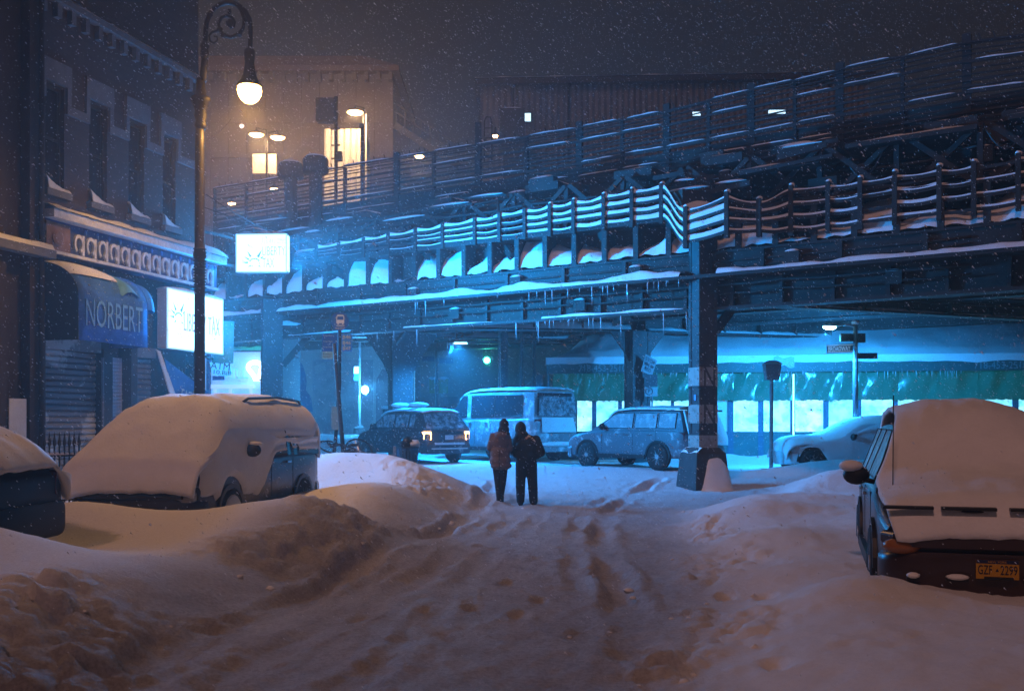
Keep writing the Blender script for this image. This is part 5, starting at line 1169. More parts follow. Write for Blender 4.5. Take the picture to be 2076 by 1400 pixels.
# overturned wire rack beside it
rk = thing('wire_rack', 'wire rack of thin bars lying in the snow beside the fallen bicycle', 'rack', BP(722, 918, .5))
for k in range(10):
    q = MB(); q.tube([BP(700+k*4.4, 903+k*1.6, .45), BP(703+k*4.4, 917+k*1.6, .3)], .012, 5); obj('bar', q, STEEL, rk, world=True)
q = MB(); q.tube([BP(698,902,.45), BP(742,918,.45)], .016, 5); q.tube([BP(701,917,.3), BP(745,932,.3)], .016, 5); obj('rail', q, STEEL, rk, world=True)
# litter basket
DT = 22.6
tx0 = X(826, DT); gz = ground_h(tx0, DT)
zb_, zt_ = Z(948, DT), Z(906, DT)
tb = thing('litter_basket', 'full slatted blue litter basket sunk in the snow bank', 'litter bin', (tx0, DT, zb_-.1))
for k in range(18):
    a_ = 2*math.pi*k/18; q = MB(); c_, s_ = math.cos(a_), math.sin(a_); d_ = Vector((c_, s_, 0)); e_ = Vector((-s_, c_, 0))
    q.obox(Vector((tx0, DT, zb_-.25)) + d_*.19 - e_*.026, e_*.052, d_*.012, d_*.045 + UP*(zt_-zb_+.25)); obj('slat', q, mat('basket blue', (.03,.08,.13), .5, var=.3), tb, world=True)
q = MB(); q.tube([Vector((tx0+.245*math.cos(R(a_)), DT+.245*math.sin(R(a_)), zt_)) for a_ in range(0, 361, 20)], .016, 6, cap=False); q.tube([Vector((tx0+.22*math.cos(R(a_)), DT+.22*math.sin(R(a_)), zt_-.25)) for a_ in range(0, 361, 20)], .012, 6, cap=False); obj('hoop', q, STEEL, tb, world=True, smooth=True)
q = MB(); q.obox((tx0-.30, DT-.2, zt_-.42), (.06,0,0), (0,.03,0), (0,0,.45)); obj('side_plate', q, GALV, tb, world=True)
q = MB(); q.lathe((tx0, DT, zb_-.2), [(.17,0),(.2,zt_-zb_+.12)], 14); obj('liner', q, BLACK, tb, world=True)
q = MB(); q.ball((tx0-.02, DT, zt_+.10), (.15,.15,.14), 10, 7, .18); tag(obj('rubbish_bag', q, mat('black bag', (.015,.014,.016), .3, bump=.4, bscale=18), smooth=True), 'black rubbish bag heaped in the litter basket', 'bag')
q = MB(); q.ball((tx0+.17, DT-.02, zt_+.08), (.13,.12,.09), 10, 7, .2); tag(obj('paper_bag', q, mat('pale bag', (.55,.58,.6), .6, bump=.3), smooth=True), 'pale crumpled bag at the right of the litter basket', 'bag')
# cold street lamp in front of the mural
DK = 42.0
k1 = thing('mural_lamp', 'blazing blue-white lamp on a post before the mural', 'street lamp', P(731, 880, DK))
q = MB(); q.tube([P(729, 870, DK), P(729, 690, DK)], .055, 8); obj('post', q, GALV, k1, world=True)
q = MB(); q.lathe(P(729, 872, DK), [(.28,-.3),(.26,.1),(.1,.2)], 12); obj('base', q, mat('fender concrete', (0,0,0)), k1, world=True)
q = MB(); q.ball(P(740, 790, DK-.3), (.16,.1,.18), 12, 8); obj('lens', q, mat('blue white lamp', (.8,.9,1), .3, emit=(.3,.75,1.0), estr=14), k1, world=True, smooth=True)
lamp('lamp_light', P(740, 790, DK-.6), 1500, (.05,.42,1.0), .14, k1)
q = MB(); q.box(P(722.5, 750, DK-.1), (.18,.1,.30)); obj('lit_display', q, mat('lit display', (.8,.9,1), .4, emit=(.4,.75,1), estr=2.2), k1, world=True)
q = MB(); q.box(P(722.5, 764, DK-.1), (.18,.1,.28)); obj('display', q, mat('blue display', (.05,.3,.6), .4, emit=(.02,.35,.8), estr=.9), k1, world=True)
# lamp hung with icicles under the tracks
DI = 35.2
k2 = thing('icicle_lamp', 'lamp under the tracks lighting a fringe of white icicles', 'lamp', P(925, 690, DI))
q = MB(); q.obox(P(906, 694, DI), (X(945,DI)-X(906,DI),0,0), (0,.3,0), (0,0,.10)); obj('housing', q, STEEL2, k2, world=True)
q = MB(); q.box(P(934, 695.5, DI-.02), (.46,.2,.05)); obj('lens', q, mat('cold strip', (.8,.9,1), .3, emit=(.35,.75,1.0), estr=5), k2, world=True)
lamp('lamp_light', P(930, 700, DI-.3), 5500, (.01,.31,1.0), .12, k2, spot=155)
for px_, l_ in ((907,.22),(911,.12),(914,.42),(918,.25),(923,.1),(938,.12)):
    q = MB(); c_ = P(px_, 694, DI-.05); q.lathe(c_, [(.025,0),(.018,-l_*.5),(.003,-l_)], 6); obj('icicle', q, ICE, k2, world=True, smooth=True)
q = MB(); q.tube([P(925, 692, DI+.2), P(925, 655, DI+.2)], .03, 6); obj('hanger', q, STEEL, k2, world=True)
# traffic signals
DG = 40.0
YEL = mat('signal yellow', (.2,.17,.02), .5, var=.2); TSG = mat('green signal', (.1,.9,.7), .3, emit=(.05,1.0,.62), estr=30)
tp = thing('signal_post', 'thin dark post carrying two dark plates and yellow signal backs', 'post', P(885, 880, DG))
q = MB(); q.tube([P(885, 880, DG), P(885, 690, DG)], .05, 8); obj('shaft', q, STEEL, tp, world=True)
for px_, py_, w_, h_ in ((868,727,.5,.2),(905,731,.56,.22)):
    q = MB(); q.box(P(px_, py_, DG-.06), (w_,.03,h_)); obj('plate', q, mat('dark sign', (0,0,0)), tp, world=True)
for px_, cap in ((876, .2), (899, .34)):
    r = thing('traffic_signal', 'yellow back of a traffic signal with a snow cap, ' + ('narrow one left of the post' if px_ == 876 else 'wide one right of the post'), 'traffic light', P(px_, 800, DG), group='yellow signal backs')
    q = MB(); q.box(P(px_, 782, DG-.1), (cap*1.05,.2,.58)); obj('housing', q, YEL, r, world=True)
    q = MB(); q.ball(P(px_, 767, DG-.1), (cap*.62,.16,.08), 10, 6); obj('snow_cap', q, SNOW, r, world=True, smooth=True)
    for k in range(3):
        q = MB(); q.tube([P(px_, 774+k*8, DG-.2), P(px_, 774+k*8, DG-.34)], .055, 8, cap=False); obj('visor', q, YEL, r, world=True)
    q = MB(); q.beam(P(px_, 790, DG), P(885, 790, DG), .04, .04); obj('bracket', q, STEEL, r, world=True)
for px_, py_, D__, sz, lb, pw in ((987,730,46.5,.15,'green traffic light glowing beyond the grey van', 40), (517,675,34.2,.075,'small green traffic light beside the lit corner store', 4)):
    r = thing('traffic_light', lb, 'traffic light', P(px_, py_+10, D__)); c_ = P(px_, py_, D__)
    q = MB(); q.box(c_ + Vector((0,.12,sz*2)), (sz*2.4,.2,sz*8)); obj('housing', q, BLACK, r, world=True)
    q = MB(); q.ball(c_, (sz,.05,sz), 12, 8); obj('lens', q, TSG, r, world=True, smooth=True)
    q = MB(); q.tube([c_ + Vector((0,.12,sz*6)), Vector((c_.x, c_.y+.12, 5.0))], .03, 6); obj('hanger', q, STEEL, r, world=True)
    lamp('lamp_light', c_ + Vector((0,-.2,0)), pw, (.05,1.0,.7), .08, r)
# grooved bin beside the lattice column
q = MB()
for k in range(5): q.tube([P(1089+k*2.6, 870, 38), P(1089+k*2.6, 760, 38)], .05, 6)
tag(obj('ribbed_post', q, GALV), 'short ribbed pale pier right of the lattice column', 'pier')
# post with snow at the far left of the sedan roof line
hy = thing('snowy_hydrant_post', 'dark post capped with snow behind the black car', 'post', P(782, 860, 37))
q = MB(); q.tube([P(782, 880, 37), P(782, 828, 37)], .11, 8); obj('shaft', q, STEEL2, hy, world=True)
q = MB(); q.ball(P(782, 826, 37), (.17,.14,.08), 10, 6); obj('snow_cap', q, SNOW, hy, world=True, smooth=True)
# wires
for k, (a_, b_, sag) in enumerate(((P(404,455,24.5), P(640,470,30), .3), (P(404,385,25), P(700,480,30), .5), (P(420,285,30), P(470,240,48), .1))):
    q = MB(); q.tube([a_.lerp(b_, i/14) - UP*sag*math.sin(math.pi*i/14) for i in range(15)], .012, 5)
    tag(obj('overhead_wire', q, STEEL), ('thin wire running level above the projecting lit sign', 'thin wire slanting down towards the tracks', 'short thin wire rising to the station house')[k], 'wire')
# ------------------------------------------------------------------ vehicles (local axes: front at y=0, rear at y=L)
def rrect(hw, z0, z1, y, r=.12, n=4):
    r = min(r, hw*.9, (z1-z0)*.48); pts = []
    for cx, cz, a0 in ((hw-r, z1-r, 0), (-hw+r, z1-r, 90), (-hw+r, z0+r, 180), (hw-r, z0+r, 270)):
        for i in range(n+1):
            a = R(a0 + 90*i/n); pts.append(Vector((cx + r*math.cos(a), y, cz + r*math.sin(a))))
    return pts
def make_car(name, label, cat, loc, rz, L=4.6, W=1.85, hood=1.0, belt=1.05, roof=1.75, cowl=1.1, wst=1.85, rend=4.2, wy=(.9, 3.6), wr=.34, zlow=.30,
             body=None, snow=(), glass=None, top=.80, rear_z=None, nose=.62, blanket=None, rim=None, lights=None, group=None, side_windows=None, tail=None, crust=None):
    r = thing(name, label, cat, loc, rz, group)
    hw = W/2; body = body or BLACK; glass = glass or FROSTGLASS
    rear_z = rear_z or belt
    # lower body
    st = [(0.02, hw*.80, zlow+.10, nose+.02), (.10, hw*.93, zlow, nose+.14), (.35, hw*.985, zlow, hood-.06), (.7, hw, zlow, hood), (cowl, hw, zlow, belt), (cowl+.6, hw, zlow, belt+.02), (L-1.0, hw, zlow, belt+.04), (L-.35, hw*.99, zlow, rear_z+.02), (L-.08, hw*.94, zlow+.04, rear_z-.05), (L, hw*.86, zlow+.14, rear_z-.14)]
    q = MB(); q.rings([rrect(w_, z0, z1, y) for y, w_, z0, z1 in st]); b_ = obj('body', q, body, r, smooth=True); smooth_angle(b_, 40)
    # cabin
    hwt = hw*top
    def top_z(y):
        return interp([(cowl, belt), (wst, roof-.05), (wst+.5, roof), ((wst+rend)/2, roof+.03), (rend, roof-.02), (L-.12, rear_z+.02)], y) if y < wst or y > rend else interp([(wst, roof-.05), (wst+.5, roof), ((wst+rend)/2, roof+.03), (rend, roof-.02)], y)
    ys_ = [cowl, cowl+(wst-cowl)*.33, cowl+(wst-cowl)*.66, wst, wst+.4, (wst+rend)/2, rend-.4, rend, rend+(L-.1-rend)*.5, L-.1]
    def topz(y):
        if y <= wst: return belt + (roof-.06-belt)*((y-cowl)/(wst-cowl))
        if y >= rend: return roof-.03 + (rear_z+.03-roof)*((y-rend)/(L-.1-rend))
        return roof - .05*abs(2*(y-wst)/(rend-wst)-1)**2.5
    def ring(y):
        z1 = max(topz(y), belt+.01); f = (z1-belt)/(roof-belt); w1 = hw*.97 - (hw*.97-hwt)*f
        return [Vector((-hw*.97, y, belt-.05)), Vector((-w1, y, z1-.05*f)), Vector((-w1+.10*f+.01, y, z1)), Vector((w1-.10*f-.01, y, z1)), Vector((w1, y, z1-.05*f)), Vector((hw*.97, y, belt-.05))]
    q = MB(); q.rings([ring(y) for y in ys_]); cb_ = obj('cabin', q, body, r, smooth=True); smooth_angle(cb_, 40)
    def side_pt(y, f, sg, off=.008):
        z = belt + .03 + (roof-.09-belt)*f; fr = (z-belt)/(roof-belt); w1 = hw*.97 - (hw*.97-hwt)*fr
        return Vector((sg*(w1+off), y, z))
    sw = side_windows or [(cowl+.45, wst+.75), (wst+.83, wst+1.65), (wst+1.73, rend-.1)]
    for sg in (-1, 1):
        for a, b in sw:
            if b - a < .15: continue
            def fmax(y): return max(.05, min(.92, (topz(y)-belt-.10)/(roof-.09-belt)))
            q = MB(); m_ = 6; lo, hi = [], []
            for i in range(m_+1):
                y = a + (b-a)*i/m_; lo.append(side_pt(y, .06, sg)); hi.append(side_pt(y, max(.1, fmax(y)), sg))
            pts = lo + hi[::-1]; q.prism(pts, Vector((sg*.004, 0, 0))); obj('window', q, glass, r)
            q = MB(); q.tube(pts + [pts[0]], .012, 5, cap=False); obj('window_trim', q, BLACK, r)
    q = MB(); f0, f1 = .06, .95
    def ws(u, v):
        y = cowl + (wst-cowl)*(f0+(f1-f0)*v); z = topz(y); f = (z-belt)/(roof-belt); w1 = hw*.97-(hw*.97-hwt)*f
        return Vector(((2*u-1)*(w1-.10), y-.015, z+.012))
    q.grid(6, 4, ws); obj('windscreen', q, DARKGLASS, r, smooth=True)
    q = MB()
    def bg_(u, v):
        y = rend + (L-.1-rend)*(.08+.84*v); z = topz(y); f = (z-belt)/(roof-belt); w1 = hw*.97-(hw*.97-hwt)*f
        return Vector(((1-2*u)*(w1-.13), y+.015, z+.014))
    q.grid(6, 4, bg_); obj('rear_window', q, glass, r, smooth=True)
    # wheels
    for y in wy:
        for sg in (-1, 1):
            c_ = Vector((sg*(hw-.065), y, wr))
            q = MB(); q.lathe(c_, [(wr*.62,-.10),(wr*.94,-.11),(wr,-.07),(wr,.07),(wr*.94,.11),(wr*.62,.10)], 24, 'X'); w_ = obj('wheel', q, RUBBER, r, smooth=True)
            q = MB(); q.lathe(c_ + Vector((sg*.06,0,0)), [(wr*.64,-.04),(wr*.64,.03),(wr*.57,.03),(wr*.55,.0),(.02,.0)] if sg > 0 else [(.02,.0),(wr*.55,.0),(wr*.57,-.03),(wr*.64,-.03),(wr*.64,.04)], 24, 'X', cap=False); obj('rim', q, STEEL, w_, smooth=True)
            q = MB()
            for k in range(10):
                a = R(36*k + (7 if k % 2 else 0)); e = Vector((0, math.cos(a), math.sin(a))); q.beam(c_ + Vector((sg*.085,0,0)) + e*.05, c_ + Vector((sg*.085,0,0)) + e*wr*.62, .03, .03, up=(1,0,0))
            q.lathe(c_ + Vector((sg*.09,0,0)), [(.07,-.02),(.07,.02),(.0,.02)] if sg > 0 else [(.0,-.02),(.07,-.02),(.07,.02)], 12, 'X'); obj('spoke', q, rim or ALLOY, w_)
            q = MB(); n_ = 14
            q.rings([[Vector((sg*(hw+.03), y + math.cos(R(180*i/n_))*rr, wr + math.sin(R(180*i/n_))*rr)) for rr in (wr*1.06, wr*1.24)] + [Vector((sg*(hw-.1), y + math.cos(R(180*i/n_))*rr, wr + math.sin(R(180*i/n_))*rr)) for rr in (wr*1.24, wr*1.06)] for i in range(n_+1)]); obj('wheel_arch', q, BLACK, r, smooth=False)
            q = MB(); q.lathe((sg*(hw-.02), y, wr), [(wr*1.07,-.02),(wr*1.07,.025)] if sg > 0 else [(wr*1.07,-.025),(wr*1.07,.02)], 24, 'X'); obj('wheel_well', q, BLACK, r)
    # bumpers, sills, mirrors, handles, lamps
    q = MB(); q.rings([rrect(hw*k_, zlow-.06, zlow+.30, y, .1) for y, k_ in ((-.06,.72),(.0,.88),(.10,.975),(.26,1.0))]); o = obj('front_bumper', q, body, r); smooth_angle(o)
    q = MB(); q.rings([rrect(hw*k_, zlow-.04, zlow+.32, y, .1) for y, k_ in ((L-.26,1.0),(L-.08,.97),(L+.03,.9),(L+.07,.75))]); o = obj('rear_bumper', q, body, r); smooth_angle(o)
    for sg in (-1, 1):
        q = MB(); q.box((sg*(hw+.01), (wy[0]+wy[1])/2, zlow+.03), (.07, wy[1]-wy[0]-wr*2.5, .12)); obj('side_sill', q, BLACK, r)
        q = MB(); yy = cowl+.55; q.ball((sg*(hw+.13), yy, belt+.10), (.13,.075,.10), 12, 8); q.beam((sg*(hw-.04), yy+.02, belt+.03), (sg*(hw+.08), yy, belt+.06), .07, .05); obj('mirror', q, BLACK, r, smooth=True)
        for yy in (wst+.55, wst+1.45):
            q = MB(); q.box((sg*(hw+.02), yy, belt-.13), (.035,.17,.03)); obj('door_handle', q, CHROME, r)
        for yy in (cowl+.42, wst+.79, wst+1.68):
            if yy < L-.7: q = MB(); q.box((sg*(hw-.003), yy, (belt+zlow)/2+.06), (.016,.012,belt-zlow-.24)); obj('door_seam', q, BLACK, r)
        q = MB(); q.rings([rrect(.17, nose-.02, nose+.17, y_, .05) for y_ in (-.0, .10)]); q.v = [v + Vector((sg*(hw*.72), .03+abs(v.x)*0, 0)) for v in q.v]; q.v = [Vector((v.x, v.y + (abs(v.x)-hw*.55)*.35, v.z)) for v in q.v]
        obj('headlight', q, mat('lamp glass', (.25,.26,.28), .1, spec=.8), r)
        q = MB(); q.rings([rrect(.11, rear_z-.32, rear_z-.05, y_, .04) for y_ in (L-.14, L+.01)]); q.v = [v + Vector((sg*(hw*.83), 0, 0)) for v in q.v]; q.v = [Vector((v.x, v.y - max(0, abs(v.x)-hw*.78)*.6, v.z)) for v in q.v]
        obj('tail_light', q, tail or mat('red lens', (.12,.01,.012), .2, spec=.7), r)
    # snow lying on the car: (y, z, half width, droop)
    def blanket_fn(path, thick=.0, seed=0.0, lump=.03, ex=3.2):
        pp = [Vector((0, y, z)) for y, z, _, _ in path]; acc = [0]
        for a, b in zip(pp, pp[1:]): acc.append(acc[-1] + (b-a).length)
        tot = acc[-1]
        def fn(u, v):
            d = u*tot; i = 0
            while i < len(acc)-2 and d > acc[i+1]: i += 1
            t = (d-acc[i])/max(1e-6, acc[i+1]-acc[i])
            # Catmull-Rom through the stations
            g_ = lambda j, c: path[max(0, min(len(path)-1, j))][c]
            cr_ = lambda c: .5*((2*g_(i,c)) + (-g_(i-1,c)+g_(i+1,c))*t + (2*g_(i-1,c)-5*g_(i,c)+4*g_(i+1,c)-g_(i+2,c))*t*t + (-g_(i-1,c)+3*g_(i,c)-3*g_(i+1,c)+g_(i+2,c))*t**3)
            y, z, w_, dr = cr_(0), cr_(1), cr_(2), cr_(3); x = 2*v-1; k = abs(x)**ex
            nz_ = lump*noise.noise(Vector((x*1.7, d*1.3, seed))) + lump*.55*noise.noise(Vector((x*5, d*4, seed+3))) + lump*.22*noise.noise(Vector((x*16, d*11, seed+7)))
            return Vector((w_*x, y + nz_*.6, z - dr*k + nz_))
        return fn
    for k, (path, lump, *ex) in enumerate(snow):
        q = MB(); q.grid(80, 48, blanket_fn(path, seed=k*5+L, lump=lump, ex=ex[0] if ex else 3.2)); o = obj('snow_cover', q, SNOW, r, smooth=True)
        md = o.modifiers.new('s', 'SOLIDIFY'); md.thickness = .05; md.offset = -1
    return r
def dust(name, col, snow_amt, rough=.45):
    return mat(name, col, rough, .1, col2=(.62,.62,.65), vscale=3.5, thr=(.72-snow_amt*.5, .86-snow_amt*.5), bump=.2, bscale=25)
def full_blanket(hood, cowl, wst, belt, roof, L, rend, W, top=.80, nose=.62, rear_z=1.0, front=True, rear=True, th=.10):
    hw = W/2; p = []
    if front: p += [(-.05, nose+.02, hw*.84, .02), (-.02, nose+.20, hw*.90, .05), (.14, hood-.02+th*.6, hw*.93, .08), (.45, hood+th*1.1, hw*.95, .12), (cowl*.8, belt+th*1.0, hw*.95, .13), (cowl+.15, belt+.10+th*1.1, hw*.93, .14)]
    p += [(cowl+(wst-cowl)*.55, belt+(roof-belt)*.62+th*.9, hw*(.95-(.95-top)*.6), .12), (wst, roof-.02+th*.9, hw*top*1.02, .10), (wst+.5, roof+.02+th*1.25, hw*top*1.0, .10), ((wst+rend)/2, roof+.03+th*1.4, hw*top, .10), (rend-.15, roof+th*1.2, hw*top, .10)]
    if rear: p += [(rend+.12, roof-.10+th*.6, hw*top, .10), (rend+(L-rend)*.75, rear_z+(roof-rear_z)*.35+th*.5, hw*(top+.06), .10), (L+.03, rear_z+.03, hw*.88, .06)]
    return p
def gz_(x, y): return ground_h(x, y, False)
# 1. parked SUV at the right, front towards us
MAROON = mat('dark maroon paint', (.045,.022,.02), .3, .2, var=.15, spec=.6)
k1_ = dict(L=4.7, W=1.76, hood=.96, belt=1.02, roof=1.67, cowl=1.0, wst=1.80, rend=4.3, wy=(.85,3.6), zlow=.26, nose=.66, top=.68)
pth = full_blanket(.96, 1.0, 1.80, 1.02, 1.70, 4.7, 4.3, 1.76, .68, .66, 1.0, th=.09)
suv = make_car('parked_suv', 'dark red SUV at the right facing us, windscreen and bonnet under one smooth snow blanket', 'car', (3.98, 8.25, .03), R(-17), body=MAROON, snow=[(pth, .03, 2.7)], **k1_)
hw = .88
def sobj(n, q, m, **k): return obj(n, q, m, suv, **k)
q = MB(); q.rings([rrect(hw*k_, .60, .72, y, .04) for y, k_ in ((-.085,.70),(-.02,.88),(.12,.98))]); sobj('bumper_step', q, MAROON)
for x0_, x1_ in ((-.86,-.46),(-.40,.02),(.12,.80)):
    q = MB(); q.obox((x0_, -.045, .945-.02), (x1_-x0_,0,0), (0,-.07,-.005), (0,0,.022)); sobj('grille_bar', q, BLACK)
for x0_, w_ in ((-.16,.15),(.36,.22)):
    q = MB(); q.ball((x0_, -.062, .908), (w_*.6,.03,.014), 10, 6); sobj('grille_gap', q, BLACK, smooth=True)
q = MB(); q.box((.02, -.115, .445), (.32,.012,.155)); pl_ = sobj('number_plate', q, mat('orange plate', (.50,.24,.012), .45, var=.12))
q = MB(); q.box((.02, -.1215, .508), (.318,.003,.03)); obj('plate_strip', q, mat('navy strip', (.012,.015,.06), .5), pl_)
obj('lettering', text_mb('GZF', (-.073, -.1225, .405), (1,0,0), UP, width=.105, height=.075, depth=.003), mat('plate ink', (.008,.012,.03), .6), pl_)
obj('lettering', text_mb('2299', (.105, -.1225, .405), (1,0,0), UP, width=.125, height=.075, depth=.003), mat('plate ink', (0,0,0)), pl_)
q = MB(); q.prism([(.005,-.1225,.43), (.03,-.1225,.43), (.018,-.1225,.455)], (0,-.002,0)); obj('emblem', q, mat('plate ink', (0,0,0)), pl_)
obj('lettering', text_mb('NEW YORK', (.02, -.1235, .50), (1,0,0), UP, width=.14, height=.016, depth=.002), mat('orange plate', (0,0,0)), pl_)
q = MB(); q.box((.03,-.118,.375), (.22,.02,.022)); sobj('plate_holder', q, BLACK)
for x0_, w_ in ((-.28,.17),(.30,.16),(-.62,.10)):
    q = MB(); q.ball((x0_, -.11, .37), (w_*.55,.05,.026), 10, 6); sobj('snow_pocket', q, SNOW, smooth=True)
    q = MB(); q.box((x0_, -.10, .345), (w_,.05,.02)); sobj('intake_slot', q, BLACK)
q = MB(); q.tube([(-.72, .75, 1.05), (-.70, .95, 1.90)], .005, 5); sobj('aerial', q, BLACK)
q = MB(); q.ball((-1.06, 1.53, 1.21), (.12,.10,.06), 10, 6); sobj('snow_cap', q, SNOW, smooth=True)
q = MB(); q.ball((-.70, .0, .60), (.16,.09,.07), 10, 7); sobj('indicator', q, mat('amber lens', (.30,.10,.02), .25, spec=.6), smooth=True)
# 2. minivan at the left
GREYP = mat('charcoal paint', (.035,.037,.042), .3, .3, col2=(.6,.6,.63), vscale=1.6, thr=(.60,.72), bump=.1, spec=.6)
kv = dict(L=4.7, W=1.95, hood=1.04, belt=1.12, roof=1.82, cowl=.85, wst=1.62, rend=4.35, wy=(.92,3.75), zlow=.30, nose=.66, top=.86)
pth = [(-.07,.68,.93,.05),(-.09,.86,.97,.06),(.02,1.08,.98,.10),(.34,1.33,.99,.2),(.78,1.64,.99,.35),(1.2,1.89,.98,.5),(1.7,1.98,.97,.60),(3.0,2.02,.97,.62),(4.1,1.98,.97,.6),(4.42,1.88,.95,.3),(4.66,1.42,.93,.12),(4.75,1.05,.9,.08)]
van = make_car('parked_minivan', 'snow-buried minivan at the left with roof rails and a dark scraped flank', 'car', (-5.10, 13.35, .05), R(-9), body=GREYP, snow=[(pth, .05, 5.5)], **kv)
# drift lying on its flank
def fl(u, v):
    y = .12+4.45*u; d2 = .46**2-(y-.92)**2; arch = .36+math.sqrt(d2) if d2 > 0 else .42
    low = .60 if y < .45 else max(arch, .50) if y < 1.7 else .50+.66*sstep(1.9, 2.5, y)+.05*noise.noise(Vector((y*3, 0, 4)))+.03*noise.noise(Vector((y*11, 0, 4)))
    tp = 1.14 + .40*sstep(.15, .8, y) - .16*sstep(1.7, 2.6, y)
    z = tp + (low-tp)*v
    e_ = min(1, u*16, (1-u)*16, (1-v)*7)**.6
    return Vector((.90 + .135*e_ + .035*noise.noise(Vector((u*6, v*3, 2)))+.012*noise.noise(Vector((u*25, v*10, 2))), y, z))
q = MB(); q.grid(90, 14, fl); obj('snow_crust', q, SNOW, van, smooth=True)
for a, b, zt_ in ((2.85, 3.02, 1.50), (3.12, 3.3, 1.44)):
    q = MB(); q.prism([Vector((1.035 - .13*(zt_-1.12), a+.05, zt_)), Vector((1.03 - .13*(zt_-1.2), b-.04, zt_-.06)), Vector((1.045, b+.08, 1.2)), Vector((1.045, b, 1.1)), Vector((1.045, a+.03, 1.1))], (.012,0,0)); obj('cleared_pane', q, DARKGLASS, van)
for sg in (-1, 1):
    q = MB(); q.tube([(sg*.70, 1.95, 1.93), (sg*.72, 2.1, 1.99), (sg*.73, 3.2, 2.03), (sg*.72, 4.2, 1.99), (sg*.70, 4.35, 1.92)], .022, 7); obj('roof_rail', q, BLACK, van, smooth=True)
q = MB(); q.box((-.05, -.07, .63), (1.62,.05,.045)); obj('grille_bar', q, BLACK, van)
q = MB(); q.rings([rrect(.15, .56, .70, y_, .03) for y_ in (-.10, .02)]); q.v = [v + Vector((.74, .06, 0)) for v in q.v]; obj('headlight', q, mat('lamp glass', (0,0,0)), van)
q = MB(); q.ball((1.14, 1.40, 1.315), (.12,.075,.03), 10, 6); obj('snow_cap', q, SNOW, van, smooth=True)
q = MB(); q.lathe((1.0, .92, .33), [(.30,0),(.24,.05),(.0,.07)], 14, 'X'); obj('snow_hub', q, SNOW, van, smooth=True)
# 3. car half out of frame at the left
pth = full_blanket(.98, 1.1, 1.9, 1.0, 1.45, 4.3, 3.62, 1.78, .84, .64, 1.02, th=.16)
pth = [(y, z, max(w_, .88), .45) for y, z, w_, d_ in pth] + [(4.36, .98, .86, .1)]
lc = make_car('parked_hatchback', 'dark car cut by the left edge, its sloping tail under thick snow', 'car', (-9.2, 10.15, .22), R(-92), L=4.3, W=1.78, hood=.95, belt=1.0, roof=1.45, cowl=1.1, wst=1.9, rend=3.6, wy=(.85,3.45), body=mat('black paint', (.014,.014,.015), .55, spec=.3), snow=[(pth, .03)])
# 4. black SUV from behind, lights on
AMB = mat('amber lit lamp', (.6,.3,.1), .3, emit=(1.0,.50,.14), estr=11)
kb = dict(L=4.55, W=1.88, hood=1.05, belt=1.12, roof=1.72, cowl=1.0, wst=1.85, rend=4.0, wy=(.9,3.55), wr=.38, zlow=.36, nose=.72, top=.82, rear_z=1.10)
pr_ = [(1.5,1.60,.70,.06),(1.9,1.74,.73,.06),(2.8,1.79,.74,.06),(3.9,1.75,.73,.06),(4.05,1.70,.70,.05)]
bsv = make_car('black_suv', 'black SUV seen from behind with amber lamps glowing, snow on its roof bars', 'car', (X(765,36), 36, .32), R(218), body=dust('dusted black paint', (.02,.022,.026), .2), snow=[(pr_, .02)], tail=AMB, rim=ALLOY, **kb)
for y_, w_ in ((2.2, .85), (3.3, .85)):
    q = MB(); q.box((0, y_, 1.86), (1.5,.06,.04)); obj('roof_bar', q, BLACK, bsv)
    q = MB(); q.ball((.35, y_, 1.93), (.42,.16,.09), 10, 6); obj('snow_cap', q, SNOW, bsv, smooth=True)
q = MB(); q.box((0, 4.62, .66), (1.15,.06,.07)); q.box((0, 4.63, .50), (1.4,.05,.04)); obj('bumper_trim', q, mat('silver trim', (.5,.5,.52), .4, .3), bsv)
q = MB(); q.box((0, 4.60, .86), (.32,.02,.15)); obj('number_plate', q, mat('dull plate', (.4,.4,.42), .5), bsv)
for sg in (-1, 1): lamp('lamp_light', bsv.matrix_basis @ Vector((sg*.8, 4.75, .95)), 5, (1.0,.5,.15), .06, bsv)
q = MB(); q.grid(24, 4, lambda u, v: Vector((-.95-.012-.02*math.sin(v*3.1), .4+3.7*u, 1.07+.10*v+.02*noise.noise(Vector((u*9, v, 2)))))); obj('snow_streak', q, SNOW, bsv, smooth=True)
# 5. grey van
kg = dict(L=5.6, W=2.0, hood=1.25, belt=1.45, roof=2.42, cowl=.75, wst=1.55, rend=5.45, wy=(1.0,4.4), wr=.36, zlow=.40, nose=.8, top=.90, rear_z=1.50)
gv = make_car('passenger_van', 'grey high-roofed van with a long dark side window and frosted rear', 'van', (-2.07, 37.8, .32), R(220), body=dust('dusted silver paint', (.20,.21,.23), .42), glass=DARKGLASS, side_windows=[(1.15,1.85),(2.1,3.4),(3.45,4.9)], snow=[([(1.3,2.2,.85,.08),(1.9,2.47,.88,.08),(3.2,2.52,.90,.08),(5.2,2.50,.89,.08),(5.5,2.45,.86,.06)], .02)], **kg)
q = MB(); q.grid(8, 8, lambda u, v: Vector(((.78-1.56*u)*(1-.08*v), 5.71-.10*v, 1.02+.50*v))); obj('snow_crust', q, mat('crusted snow', (.72,.72,.74), .7, col2=(.35,.36,.4), vscale=6, thr=(.6,.8), bump=.3), gv, smooth=True)
q = MB(); q.rings([[Vector((x_*.84, 5.60-.02*k_, z_)) for x_, z_ in ((-1, 1.56),(1,1.56),(1*.94,2.22),(-.94,2.22))] for k_ in (0, -1.5)]); obj('rear_window', q, FROSTGLASS, gv)
q = MB(); q.ball((0, 5.68, .62), (.85,.12,.09), 14, 6); obj('snow_cap', q, SNOW, gv, smooth=True)
